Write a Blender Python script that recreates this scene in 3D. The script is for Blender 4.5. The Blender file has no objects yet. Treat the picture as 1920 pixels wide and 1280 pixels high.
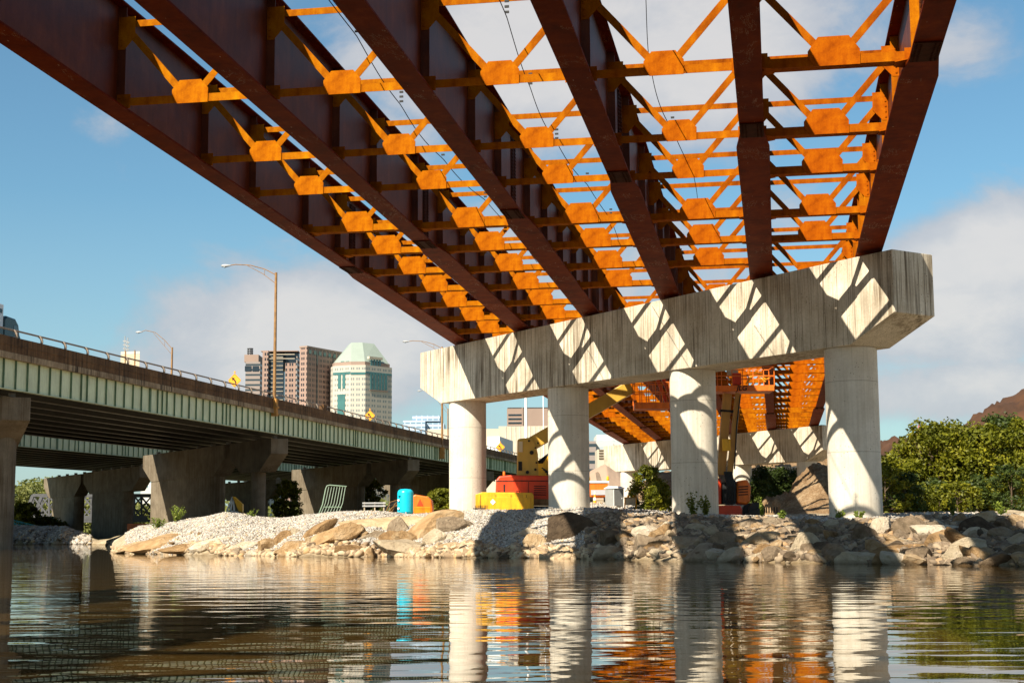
import bpy, math, random
import numpy as np
from mathutils import Vector, Matrix, noise
PI = math.pi
random.seed(7); rng = np.random.default_rng(11)
S = bpy.context.scene
COL = S.collection
# ------------------------------------------------------------------ camera, sky, sun, exposure
FPX, PT, RO = 2800.43, .1286, -.0063          # focal length in pixels of the 1920 px frame, pitch, roll
cd = bpy.data.cameras.new('camera'); cam = bpy.data.objects.new('camera', cd); COL.objects.link(cam)
cd.sensor_width = 36; cd.lens = 36*FPX/1920; cd.clip_start = .1; cd.clip_end = 12000
cam.matrix_world = Matrix.Rotation(PI/2+PT, 4, 'X') @ Matrix.Rotation(RO, 4, 'Z')
S.camera = cam
PHI, TH = .1744, -.5814                        # azimuth of the bridge axis and of the pier line
Bv = Vector((math.sin(PHI), math.cos(PHI), 0)); Nv = Vector((math.cos(PHI), -math.sin(PHI), 0))
Tv = Vector((math.sin(TH), math.cos(TH), 0)); Fv = Vector((math.cos(TH), -math.sin(TH), 0))
SUN = (.5*Nv + 1.0*Bv + Vector((0, 0, -1.0))).normalized()
W = bpy.data.worlds.new('World'); S.world = W; W.use_nodes = True
S.view_settings.view_transform = 'Standard'; S.view_settings.look = 'None'
S.view_settings.exposure = 1.15; S.view_settings.gamma = 1
SKY_STR, SUN_STR = .05, 5.0
sd = bpy.data.lights.new('sun', 'SUN'); sd.energy = SUN_STR; sd.angle = math.radians(.5); sd.color = (1, .92, .77)
so = bpy.data.objects.new('sun', sd); COL.objects.link(so); so.rotation_euler = SUN.to_track_quat('-Z', 'Y').to_euler()
so.location = -SUN*100
WATER = -.77

def ray(x, y):
    a0, b0 = x-960, y-640; c, s = math.cos(RO), math.sin(RO)
    a = (a0*c+b0*s)/FPX; u = -(-a0*s+b0*c)/FPX
    return Vector((a, math.cos(PT)-u*math.sin(PT), math.sin(PT)+u*math.cos(PT)))
def at(x, y, Y):
    "point of the place seen at photo pixel x,y whose distance ahead is Y metres"
    r = ray(x, y); return r*(Y/r.y)
def uaz(x, y=985):
    r = ray(x, y); return r.x/r.y

# ------------------------------------------------------------------ node helpers
def mat(name):
    m = bpy.data.materials.new(name); m.use_nodes = True
    nt = m.node_tree; return m, nt, nt.nodes['Principled BSDF']
class G:
    def __init__(s, nt): s.nt = nt
    def n(s, t, **k):
        o = s.nt.nodes.new(t)
        for a, b in k.items(): setattr(o, a, b)
        return o
    def l(s, a, b): s.nt.links.new(a, b)
    def obj(s, scale=(1, 1, 1), gen='Object', rot=(0, 0, 0)):
        tc = s.n('ShaderNodeTexCoord'); mp = s.n('ShaderNodeMapping')
        mp.inputs['Scale'].default_value = scale; mp.inputs['Rotation'].default_value = rot
        s.l(tc.outputs[gen], mp.inputs[0]); return mp.outputs[0]
    def noise(s, vec, sc, det=4, rough=.55, dist=0):
        o = s.n('ShaderNodeTexNoise'); o.inputs['Scale'].default_value = sc; o.inputs['Detail'].default_value = det
        o.inputs['Roughness'].default_value = rough; o.inputs['Distortion'].default_value = dist
        if vec is not None: s.l(vec, o.inputs['Vector'])
        return o.outputs['Fac']
    def vor(s, vec, sc, out='Distance', feature='F1'):
        o = s.n('ShaderNodeTexVoronoi', feature=feature); o.inputs['Scale'].default_value = sc
        if vec is not None: s.l(vec, o.inputs['Vector'])
        return o.outputs[out]
    def ramp(s, fac, stops, interp='LINEAR'):
        o = s.n('ShaderNodeValToRGB'); cr = o.color_ramp; cr.interpolation = interp
        while len(cr.elements) < len(stops): cr.elements.new(.5)
        for e, (p, c) in zip(cr.elements, stops):
            e.position = p; e.color = (*c, 1) if len(c) == 3 else c
        s.l(fac, o.inputs[0]); return o.outputs[0]
    def rf(s, fac, a, b, c=0, d=1):
        o = s.n('ShaderNodeMapRange'); o.inputs[1].default_value = a; o.inputs[2].default_value = b
        o.inputs[3].default_value = c; o.inputs[4].default_value = d; s.l(fac, o.inputs[0]); return o.outputs[0]
    def mix(s, fac, a, b, mode='MIX'):
        o = s.n('ShaderNodeMix', data_type='RGBA', blend_type=mode)
        for i, v in ((0, fac), (6, a), (7, b)):
            if isinstance(v, (int, float)): o.inputs[i].default_value = v
            elif isinstance(v, tuple): o.inputs[i].default_value = (*v, 1)
            else: s.l(v, o.inputs[i])
        return o.outputs[2]
    def m(s, op, a, b=0., c=None, clamp=False):
        o = s.n('ShaderNodeMath', operation=op, use_clamp=clamp)
        for i, v in enumerate((a, b) if c is None else (a, b, c)):
            if isinstance(v, (int, float)): o.inputs[i].default_value = v
            else: s.l(v, o.inputs[i])
        return o.outputs[0]
    def sep(s, vec):
        o = s.n('ShaderNodeSeparateXYZ'); s.l(vec, o.inputs[0]); return o.outputs
    def bump(s, h, strength, dist, bsdf):
        o = s.n('ShaderNodeBump'); o.inputs['Strength'].default_value = strength; o.inputs['Distance'].default_value = dist
        s.l(h, o.inputs['Height']); s.l(o.outputs[0], bsdf.inputs['Normal']); return o

# ------------------------------------------------------------------ sky with clouds, a function of direction only
nt = W.node_tree; g = G(nt); bg = nt.nodes['Background']
sky = g.n('ShaderNodeTexSky', sky_type='NISHITA', sun_disc=False)
sky.sun_elevation = math.asin(-SUN.z); sky.sun_rotation = math.atan2(-SUN.x, -SUN.y) % (2*PI)
sky.air_density = 1.15; sky.dust_density = .6; sky.ozone_density = 1.6; sky.altitude = 200
tc = g.n('ShaderNodeTexCoord'); dirv = tc.outputs['Generated']
def blob(px, py, rx, ry, rot=0):
    d = ray(px, py).normalized()
    right = Vector((d.y, -d.x, 0)).normalized(); up = right.cross(d)
    if rot: right, up = right*math.cos(rot)+up*math.sin(rot), -right*math.sin(rot)+up*math.cos(rot)
    def dot(v, sc):
        o = g.n('ShaderNodeVectorMath', operation='DOT_PRODUCT'); g.l(dirv, o.inputs[0])
        o.inputs[1].default_value = tuple(v*sc); return o.outputs['Value']
    a = g.m('SUBTRACT', dot(right, FPX/rx), 0.); b = dot(up, FPX/ry)
    q = g.m('ADD', g.m('MULTIPLY', a, a), g.m('MULTIPLY', b, b))
    e = g.m('EXPONENT', g.m('MULTIPLY', q, -1.))
    f = dot(d, 1.)
    return g.m('MULTIPLY', e, g.m('GREATER_THAN', f, 0.))
acc = None
for args, wt in (((600, 630, 330, 150, .0), 1.05), ((470, 580, 170, 70, .45), .5), ((330, 690, 200, 110), .55), ((850, 500, 260, 160), .6), ((200, 235, 75, 55), .34), ((225, 330, 60, 40), .3),
                 ((1010, 80, 360, 200), 1.1), ((1330, 90, 260, 180), 1.0), ((720, 260, 240, 160), .5), ((1230, 520, 260, 150), .55), ((1500, 20, 160, 60), .5),
                 ((1850, 470, 210, 110, .25), 1.05), ((1780, 600, 280, 120), .85), ((1800, 730, 300, 80), .75), ((1800, 110, 170, 90), .52), ((1470, 400, 120, 90), .4),
                 ((1200, 800, 500, 60), .3), ((-500, 300, 300, 250), .7), ((2500, 200, 400, 300), .7)):
    v = g.m('MULTIPLY', blob(*args), wt*1.45); acc = v if acc is None else g.m('MAXIMUM', acc, v)
mp = g.n('ShaderNodeMapping'); mp.inputs['Scale'].default_value = (1, 1, 1.6); g.l(dirv, mp.inputs[0])
n1 = g.noise(mp.outputs[0], 9., 7, .62, .4); n2 = g.noise(mp.outputs[0], 26., 5, .6, .2)
back = g.m('MULTIPLY', g.rf(g.sep(dirv)[1], .3, -.2), .45)
acc = g.m('MAXIMUM', acc, back)
dens = g.m('ADD', acc, g.m('MULTIPLY', g.m('SUBTRACT', n1, .5), 1.5))
dens = g.m('ADD', dens, g.m('MULTIPLY', g.m('SUBTRACT', n2, .5), .3))
cmask = g.rf(dens, .28, .82); cmask.node.interpolation_type = 'SMOOTHSTEP'
shade = g.m('ADD', g.m('MULTIPLY', n2, .35), g.m('MULTIPLY', g.rf(dens, .4, 1.3), .65))
ccol = g.ramp(shade, [(0.15, (4.1, 4.4, 5.0)), (.5, (5.3, 5.4, 5.7)), (.85, (6.9, 6.6, 6.4))])
zz = g.sep(dirv)[2]
skyc = g.mix(1., sky.outputs[0], (.74, 1.05, 1.10), 'MULTIPLY')
hz = g.rf(zz, .0, .22, .55, 0.)
skyc = g.mix(hz, skyc, (4.1, 5.0, 5.7))
colr = g.mix(g.m('MULTIPLY', cmask, .88), skyc, ccol)
g.l(colr, bg.inputs[0]); bg.inputs[1].default_value = SKY_STR

# ------------------------------------------------------------------ materials
def steel(name, dark, mid, light, rough=.75, sc=1.2, spec=.03):
    m, nt, b = mat(name); g = G(nt); v = g.obj()
    vs = g.obj((1, 1, .12))
    a = g.noise(v, sc, 6, .62, .3); s = g.noise(vs, 5., 4, .6)
    f = g.m('ADD', g.m('MULTIPLY', a, .65), g.m('MULTIPLY', s, .35))
    c = g.ramp(f, [(.3, dark), (.5, mid), (.72, light)])
    sp = g.noise(v, 28., 3, .7); c = g.mix(g.m('MULTIPLY', g.rf(sp, .45, .75), .35), c, dark)
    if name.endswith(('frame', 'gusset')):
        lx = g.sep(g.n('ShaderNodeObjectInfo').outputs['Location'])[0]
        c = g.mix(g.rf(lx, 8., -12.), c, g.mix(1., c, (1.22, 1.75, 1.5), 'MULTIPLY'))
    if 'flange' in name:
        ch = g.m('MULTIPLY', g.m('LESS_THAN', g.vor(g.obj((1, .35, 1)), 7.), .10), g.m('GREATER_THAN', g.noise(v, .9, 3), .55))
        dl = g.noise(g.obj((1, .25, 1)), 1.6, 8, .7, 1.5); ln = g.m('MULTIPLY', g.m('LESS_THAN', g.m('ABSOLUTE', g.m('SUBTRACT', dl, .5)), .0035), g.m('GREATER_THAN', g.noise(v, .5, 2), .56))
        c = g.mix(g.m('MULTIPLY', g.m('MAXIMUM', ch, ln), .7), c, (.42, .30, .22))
    g.l(c, b.inputs['Base Color']); b.inputs['Roughness'].default_value = rough
    b.inputs['Specular IOR Level'].default_value = spec
    g.bump(sp, .25, .01, b); return m
M = {}
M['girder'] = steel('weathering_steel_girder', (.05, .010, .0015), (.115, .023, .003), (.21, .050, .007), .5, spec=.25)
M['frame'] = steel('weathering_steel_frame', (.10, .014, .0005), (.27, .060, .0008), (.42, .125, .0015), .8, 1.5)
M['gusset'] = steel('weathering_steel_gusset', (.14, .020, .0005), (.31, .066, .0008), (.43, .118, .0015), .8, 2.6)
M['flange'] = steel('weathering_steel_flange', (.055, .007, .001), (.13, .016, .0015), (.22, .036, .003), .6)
M['splice'] = steel('splice_plate_steel', (.02, .006, .003), (.045, .012, .005), (.08, .022, .008), .7, 4)

def concrete(name, base, dark, streak=.6, stain=(.10, .065, .03), pore=.5, seam=None, axis=None):
    m, nt, b = mat(name); g = G(nt); v = g.obj(); vs = g.obj((1, 1, .05)); vt = g.obj((1, 1, .022))
    a = g.noise(v, .7, 6, .6, .3); fine = g.noise(v, 14., 4, .65)
    c = g.ramp(g.m('ADD', g.m('MULTIPLY', a, .7), g.m('MULTIPLY', fine, .3)), [(.32, dark), (.62, base)])
    s1 = g.noise(vs, 3.2, 6, .72, .1); s2 = g.noise(vt, 9., 3, .6)
    big = g.noise(v, .22, 3, .5)
    sm = g.m('MULTIPLY', g.rf(g.m('ADD', g.m('MULTIPLY', s1, .6), g.m('MULTIPLY', s2, .4)), .46, .58), g.rf(big, .40, .58, .12, 1.))
    blotch = g.noise(v, 1.1, 8, .75, .6); c = g.mix(g.m('MULTIPLY', g.rf(blotch, .52, .66), .38), c, dark)
    hair = g.noise(g.obj((1, 1, .012)), 26., 2, .5); sm = g.m('MAXIMUM', sm, g.m('MULTIPLY', g.rf(hair, .56, .66), .8))
    c = g.mix(g.m('MULTIPLY', sm, streak), c, stain)
    # drip lines that start at the top edge
    p = g.vor(v, 8.); ps = g.noise(v, 1.3, 2)
    pm = g.m('MULTIPLY', g.m('LESS_THAN', p, .14), g.m('GREATER_THAN', ps, .53))
    c = g.mix(g.m('MULTIPLY', pm, pore), c, (.05, .035, .02))
    h = g.m('ADD', g.m('MULTIPLY', fine, .5), g.m('MULTIPLY', pm, -1.5))
    if name == 'pier_cap_concrete':
        fx = g.m('FRACT', g.m('MULTIPLY', g.m('ADD', g.sep(v)[0], 40.), 1/2.44)); jl = g.m('LESS_THAN', fx, .008)
        c = g.mix(g.m('MULTIPLY', jl, .5), c, (.06, .04, .02)); h = g.m('SUBTRACT', h, jl)
    if seam:
        z = g.sep(v)[2]; fr = g.m('FRACT', g.m('MULTIPLY', z, 1/seam)); ln = g.m('LESS_THAN', fr, .012)
        c = g.mix(g.m('MULTIPLY', ln, .35), c, (.12, .09, .05)); h = g.m('SUBTRACT', h, ln)
    g.l(c, b.inputs['Base Color']); b.inputs['Roughness'].default_value = .85; b.inputs['Specular IOR Level'].default_value = .2
    g.bump(h, .5, .012, b); return m
M['cap'] = concrete('pier_cap_concrete', (.66, .59, .47), (.40, .33, .235), .92, (.085, .055, .028), .85)
M['col'] = concrete('column_concrete', (.66, .60, .50), (.50, .44, .35), .26, (.2, .15, .09), .6, 2.45)
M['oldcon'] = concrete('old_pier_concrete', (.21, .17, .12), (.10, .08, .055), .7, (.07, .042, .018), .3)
M['parapet'] = concrete('stained_parapet_concrete', (.20, .105, .045), (.06, .028, .012), .95, (.014, .008, .005), .2)
M['slabedge'] = concrete('deck_edge_concrete', (.40, .30, .19), (.16, .10, .055), 1., (.03, .018, .010), .2)
M['paleconc'] = concrete('pale_concrete', (.6, .55, .47), (.48, .42, .34), .3, (.2, .15, .1), .1)

def plain(name, c, rough=.6, var=.25, sc=3., metal=0., spec=.4, bump=.1, grime=0.):
    m, nt, b = mat(name); g = G(nt); v = g.obj()
    a = g.noise(v, sc, 5, .6)
    d = tuple(x*(1-var) for x in c); l = tuple(min(1, x*(1+var)) for x in c)
    cc = g.ramp(a, [(.3, d), (.7, l)])
    if grime:
        vs = g.obj((1, 1, .15)); q = g.noise(vs, 6., 4, .65)
        cc = g.mix(g.m('MULTIPLY', g.rf(q, .45, .72), grime), cc, (.05, .03, .015))
    g.l(cc, b.inputs['Base Color']); b.inputs['Roughness'].default_value = rough; b.inputs['Metallic'].default_value = metal
    b.inputs['Specular IOR Level'].default_value = spec
    if bump: g.bump(g.noise(v, sc*8, 3), bump, .01, b)
    return m
M['green'] = plain('pale_green_girder_paint', (.56, .62, .42), .55, .12, .6, grime=.2)
M['greendark'] = plain('dark_green_stiffener_paint', (.12, .19, .11), .6, .3, 1., grime=.4)
M['underside'] = plain('shaded_underside_steel', (.018, .017, .013), .7, .4, .5)  # near-black: the shade under the old deck is put into the colour
M['underflange'] = plain('lit_flange_paint', (.20, .18, .15), .4, .3, .4)  # paler than the webs: light on the flange edges is painted in
M['rail'] = plain('galvanised_rail', (.20, .15, .11), .5, .3, 1.)
M['asphalt'] = plain('asphalt', (.05, .05, .05), .9, .2, 4.)
M['pole'] = plain('weathered_brown_pole', (.26, .135, .045), .5, .3, 2., grime=.4)
M['pedestal'] = plain('stained_ochre_pedestal', (.42, .2, .045), .85, .3, 1.5, grime=.4)
M['greypole'] = plain('grey_metal', (.3, .3, .3), .45, .2, 2.)
M['lampglass'] = plain('lamp_lens', (.35, .4, .42), .2, .1, 2.)
M['signor'] = plain('orange_warning_sheet', (.85, .33, .015), .4, .05, 1.)
M['black'] = plain('black_rubber', (.015, .015, .015), .7, .3, 5.)
M['hole'] = plain('dark_recess', (.012, .009, .007), .8, .2, 5.)
M['white'] = plain('white_paint', (.78, .77, .74), .5, .06, 1.)
M['whitedirty'] = plain('dirty_white_paint', (.6, .58, .54), .5, .1, 1., grime=.15)
M['greytr'] = plain('grey_trailer_side', (.38, .38, .40), .4, .08, .5)
M['greenstripe'] = plain('green_stripe_paint', (.02, .38, .05), .4, .1, 1.)
M['cabdark'] = plain('dark_green_cab', (.015, .035, .035), .25, .2, 1.)
M['yellow'] = plain('yellow_lift_paint', (.74, .37, .012), .45, .14, 2.5, grime=.35)
M['mustard'] = plain('mustard_boom_paint', (.50, .29, .04), .4, .12, 1.2, grime=.12)
M['orange'] = plain('orange_paint', (.72, .15, .01), .45, .15, 2.5, grime=.3)
M['red'] = plain('red_orange_lift_paint', (.58, .045, .008), .45, .15, 2.5, grime=.3)
M['mud'] = plain('dried_mud', (.22, .12, .05), .9, .4, 4.)
M['boomshade'] = plain('shaded_mustard_boom_paint', (.42, .20, .035), .45, .15, 1.2, grime=.25)  # mustard boom colour darkened, with its shade painted in
M['cyan'] = plain('cyan_tank_paint', (.005, .42, .58), .3, .05, 1.)
M['teal'] = plain('teal_machine_paint', (.02, .28, .33), .4, .2, 1.)
M['greyplastic'] = plain('grey_plastic', (.27, .27, .255), .5, .08, 3.)
M['greydoor'] = plain('dark_grey_plastic', (.17, .17, .16), .5, .08, 3.)
M['truss'] = plain('dark_truss_steel', (.075, .075, .08), .6, .3, 1.)
M['wood'] = plain('weathered_wood', (.36, .29, .20), .85, .3, 3.)
M['greentube'] = plain('green_grey_tube', (.12, .18, .12), .5, .2, 3.)
M['beige'] = plain('beige_block', (.55, .44, .28), .8, .15, 1.)
M['bark'] = plain('bark', (.09, .06, .035), .9, .3, 4., bump=.5)
M['glassdark'] = plain('dark_glass', (.015, .022, .03), .12, .3, .2, spec=.8, bump=0)
M['glassgreen'] = plain('green_glass', (.045, .13, .125), .15, .15, .2, spec=.8, bump=0)

def leafmat(name, a, b_, c):
    m, nt, b = mat(name); g = G(nt); v = g.obj()
    n = g.noise(v, .5, 3, .6); n2 = g.noise(v, 5., 2)
    col = g.ramp(g.m('ADD', g.m('MULTIPLY', n, .6), g.m('MULTIPLY', n2, .4)), [(.35, a), (.5, b_), (.66, c)])
    g.l(col, b.inputs['Base Color']); b.inputs['Roughness'].default_value = .55
    b.inputs['Specular IOR Level'].default_value = .25
    tr = g.n('ShaderNodeBsdfTranslucent'); g.l(g.mix(1., col, (1., 1.1, .3), 'MULTIPLY'), tr.inputs[0])
    mx = g.n('ShaderNodeMixShader'); mx.inputs[0].default_value = .25
    out = nt.nodes['Material Output']; g.l(b.outputs[0], mx.inputs[1]); g.l(tr.outputs[0], mx.inputs[2]); g.l(mx.outputs[0], out.inputs[0])
    return m
M['leaf'] = leafmat('olive_leaves', (.04, .052, .004), (.125, .13, .007), (.26, .23, .012))
M['leafdark'] = leafmat('dark_leaves', (.02, .035, .006), (.04, .06, .01), (.08, .10, .015))
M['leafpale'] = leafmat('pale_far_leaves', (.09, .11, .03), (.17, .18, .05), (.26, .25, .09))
M['weed'] = leafmat('bright_weeds', (.10, .14, .02), (.18, .22, .03), (.30, .30, .06))

def rockmat(name, a, b_, c):
    m, nt, b = mat(name); g = G(nt); v = g.obj()
    oi = g.n('ShaderNodeObjectInfo').outputs['Random']
    n = g.noise(v, 1.6, 7, .65, .4); f = g.m('ADD', g.m('MULTIPLY', n, .75), g.m('MULTIPLY', oi, .28))
    col = g.ramp(f, [(.3, a), (.5, b_), (.72, c)])
    n2 = g.noise(v, 9., 6, .7)
    # wet dark waterline stain: the rock itself is wet just above the river
    geo = g.n('ShaderNodeNewGeometry'); z = g.sep(geo.outputs['Position'])[2]
    wet = g.rf(g.m('ADD', z, g.m('MULTIPLY', n2, .08)), WATER+.16, WATER+.05)
    col = g.mix(g.m('MULTIPLY', wet, .55), col, (.10, .06, .025))
    g.l(col, b.inputs['Base Color']); b.inputs['Roughness'].default_value = .9; b.inputs['Specular IOR Level'].default_value = .15
    g.bump(g.m('ADD', n, g.m('MULTIPLY', n2, .9)), 1., .14, b); return m
M['rocktan'] = rockmat('tan_rock', (.17, .095, .04), (.37, .23, .11), (.56, .42, .26))
M['rockgrey'] = rockmat('grey_brown_rock', (.12, .085, .05), (.25, .18, .115), (.40, .31, .21))
M['rockdark'] = rockmat('dark_rock', (.06, .04, .025), (.13, .09, .055), (.24, .17, .11))
M['rockpale'] = rockmat('pale_rock', (.33, .25, .16), (.50, .40, .27), (.66, .56, .43))

m, nt, b = mat('gravel_stones'); g = G(nt); at_ = g.n('ShaderNodeAttribute', attribute_name='tone')
col = g.ramp(at_.outputs['Fac'], [(0, (.11, .09, .07)), (.25, (.20, .18, .155)), (.6, (.35, .325, .29)), (.9, (.54, .50, .44)), (1, (.48, .32, .16))])
v = g.obj(); col = g.mix(g.m('MULTIPLY', g.noise(v, 12., 3), .35), col, (.34, .27, .2))
g.l(col, b.inputs['Base Color']); b.inputs['Roughness'].default_value = .9; b.inputs['Specular IOR Level'].default_value = .2
M['gravel'] = m
m = m.copy(); m.name = 'brown_rubble'; M['rubble'] = m
for e, c in zip([n_ for n_ in m.node_tree.nodes if n_.type == 'VALTORGB'][0].color_ramp.elements, ((.03, .02, .012), (.085, .055, .032), (.17, .12, .075), (.34, .26, .17), (.34, .20, .09))): e.color = (*c, 1)
m, nt, b = mat('dirt_and_gravel_ground'); g = G(nt); v = g.obj()
n = g.noise(v, .12, 6, .6); n2 = g.noise(v, 3., 6, .7); vo = g.vor(v, 7.)
col = g.ramp(g.m('ADD', g.m('MULTIPLY', n, .5), g.m('MULTIPLY', n2, .5)), [(.32, (.17, .115, .06)), (.5, (.36, .28, .18)), (.66, (.52, .44, .33))])
geo = g.n('ShaderNodeNewGeometry'); px, py, pz = g.sep(geo.outputs['Position'])
grass = g.m('MULTIPLY', g.rf(py, 150, 230), g.rf(g.noise(v, .05, 4), .4, .52))
col = g.mix(grass, col, (.075, .085, .02))
col = g.mix(g.rf(g.m('ADD', pz, g.m('MULTIPLY', n2, .1)), WATER+.2, WATER), col, (.10, .065, .03))
g.l(col, b.inputs['Base Color']); b.inputs['Roughness'].default_value = .95; b.inputs['Specular IOR Level'].default_value = .1
g.bump(g.m('ADD', n2, vo), .8, .08, b); M['ground'] = m
M['dirt'] = None
m, nt, b = mat('rough_brown_dirt'); g = G(nt); v = g.obj()
n = g.noise(v, .6, 7, .7, .5); n2 = g.noise(v, 5., 6, .75)
col = g.ramp(g.m('ADD', g.m('MULTIPLY', n, .5), g.m('MULTIPLY', n2, .5)), [(.32, (.10, .055, .025)), (.5, (.27, .17, .09)), (.68, (.50, .38, .24))])
g.l(col, b.inputs['Base Color']); b.inputs['Roughness'].default_value = .95; b.inputs['Specular IOR Level'].default_value = .1
g.bump(n2, 1., .25, b); M['dirt'] = m
M['hill'] = plain('rust_brown_hill', (.05, .020, .007), .95, .6, .09, bump=1.)
M['heap'] = plain('smooth_tan_heap', (.33, .225, .155), .95, .08, .5, bump=.3)

# water: murky, mirror-like at this low angle, fine ripples that stretch across the river
m, nt, b = mat('murky_river_water'); g = G(nt)
geo = g.n('ShaderNodeNewGeometry')
def wv(sx, sy, sc, det, rough=.5, dist=0.):
    mp = g.n('ShaderNodeMapping'); mp.inputs['Scale'].default_value = (sx, sy, 1); mp.inputs['Rotation'].default_value = (0, 0, .05)
    g.l(geo.outputs['Position'], mp.inputs[0]); return g.noise(mp.outputs[0], sc, det, rough, dist)
gust = wv(.05, .09, 1., 3)
h = g.m('ADD', g.m('MULTIPLY', wv(.5, 1., 1.5, 1, .5, .2), 1.0), g.m('MULTIPLY', wv(.4, 1., 4.6, 2, .5, .3), .17))
h = g.m('ADD', h, g.m('MULTIPLY', wv(.5, 1., 13., 2), g.m('MULTIPLY', g.rf(gust, .45, .65), .03)))
b.inputs['Base Color'].default_value = (.068, .038, .009, 1); b.inputs['Roughness'].default_value = .012
b.inputs['IOR'].default_value = 1.42; b.inputs['Specular IOR Level'].default_value = .6
bp = g.bump(h, 1., .0115, b); b.inputs['Specular Tint'].default_value = (1, .9, .74, 1); M['water'] = m

# facades: window grid set by the object's own coordinates (metres)
def facade(name, wall, glass, fw, fh, ww, wh, wall2=None, rough=.3, pair=False, ztop=1e9, haze=0.):
    m, nt, b = mat(name); g = G(nt); v = g.obj(); x, y, z = g.sep(v)
    geo = g.n('ShaderNodeNewGeometry'); tn = g.n('ShaderNodeTexCoord'); nx, ny, nz = g.sep(tn.outputs['Normal'])
    hor = g.m('ADD', g.m('MULTIPLY', x, g.m('GREATER_THAN', g.m('ABSOLUTE', ny), .7)), g.m('MULTIPLY', y, g.m('GREATER_THAN', g.m('ABSOLUTE', nx), .7)))
    diag = g.m('MULTIPLY', g.m('LESS_THAN', g.m('ABSOLUTE', ny), .7), g.m('LESS_THAN', g.m('ABSOLUTE', nx), .7))
    hor = g.m('ADD', hor, g.m('MULTIPLY', g.m('MULTIPLY', g.m('SUBTRACT', x, y), .707), diag))
    fx = g.m('FRACT', g.m('MULTIPLY', g.m('ADD', hor, 500.), 1/fw)); fz = g.m('FRACT', g.m('MULTIPLY', z, 1/fh))
    wx = g.m('LESS_THAN', g.m('ABSOLUTE', g.m('SUBTRACT', fx, .5)), ww/fw/2)
    if pair: wx = g.m('MULTIPLY', wx, g.m('GREATER_THAN', g.m('ABSOLUTE', g.m('SUBTRACT', fx, .5)), ww/fw/2*.22))
    wz = g.m('LESS_THAN', g.m('ABSOLUTE', g.m('SUBTRACT', fz, .5)), wh/fh/2)
    wm = g.m('MULTIPLY', g.m('MULTIPLY', wx, wz), g.m('LESS_THAN', g.m('ABSOLUTE', nz), .5))
    var = g.noise(v, .08, 3); wc = g.mix(g.m('MULTIPLY', var, .35), wall, wall2 or tuple(q*.8 for q in wall))
    g.l(g.mix(wm, wc, glass), b.inputs['Base Color']); g.l(g.rf(wm, 0, 1, .8, rough), b.inputs['Roughness'])
    return m
M['f_brown'] = facade('brown_tower_facade', (.29, .19, .15), (.02, .02, .025), 4.6, 3.9, 2.9, 2.1, pair=True)
M['f_grey'] = facade('grey_tower_facade', (.25, .205, .185), (.03, .045, .055), 100., 3.9, 200., 1.5)
M['f_white'] = facade('white_tower_facade', (.46, .41, .34), (.19, .21, .2), 4.2, 3.9, 2.7, 1.8, pair=True)
M['f_hazeblue'] = facade('haze_blue_office_facade', (.42, .52, .62), (.17, .25, .34), 5., 3.8, 4.2, 1.6)  # distance haze is put into the blue of wall and glass
M['f_pale'] = facade('pale_stepped_facade', (.5, .5, .46), (.36, .40, .42), 3., 3.8, 2.4, 1.4)
M['f_mill'] = facade('white_mill_facade', (.52, .5, .46), (.12, .13, .14), 6., 5., 2., 1.8, pair=True)
M['f_pinkconc'] = plain('pink_brown_panel', (.27, .19, .15), .8, .06, .1)
M['f_tanwall'] = plain('tan_panel_wall', (.5, .43, .33), .8, .08, .2, grime=.1)
M['copper'] = plain('green_copper_roof', (.25, .29, .245), .6, .06, .1)

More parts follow.
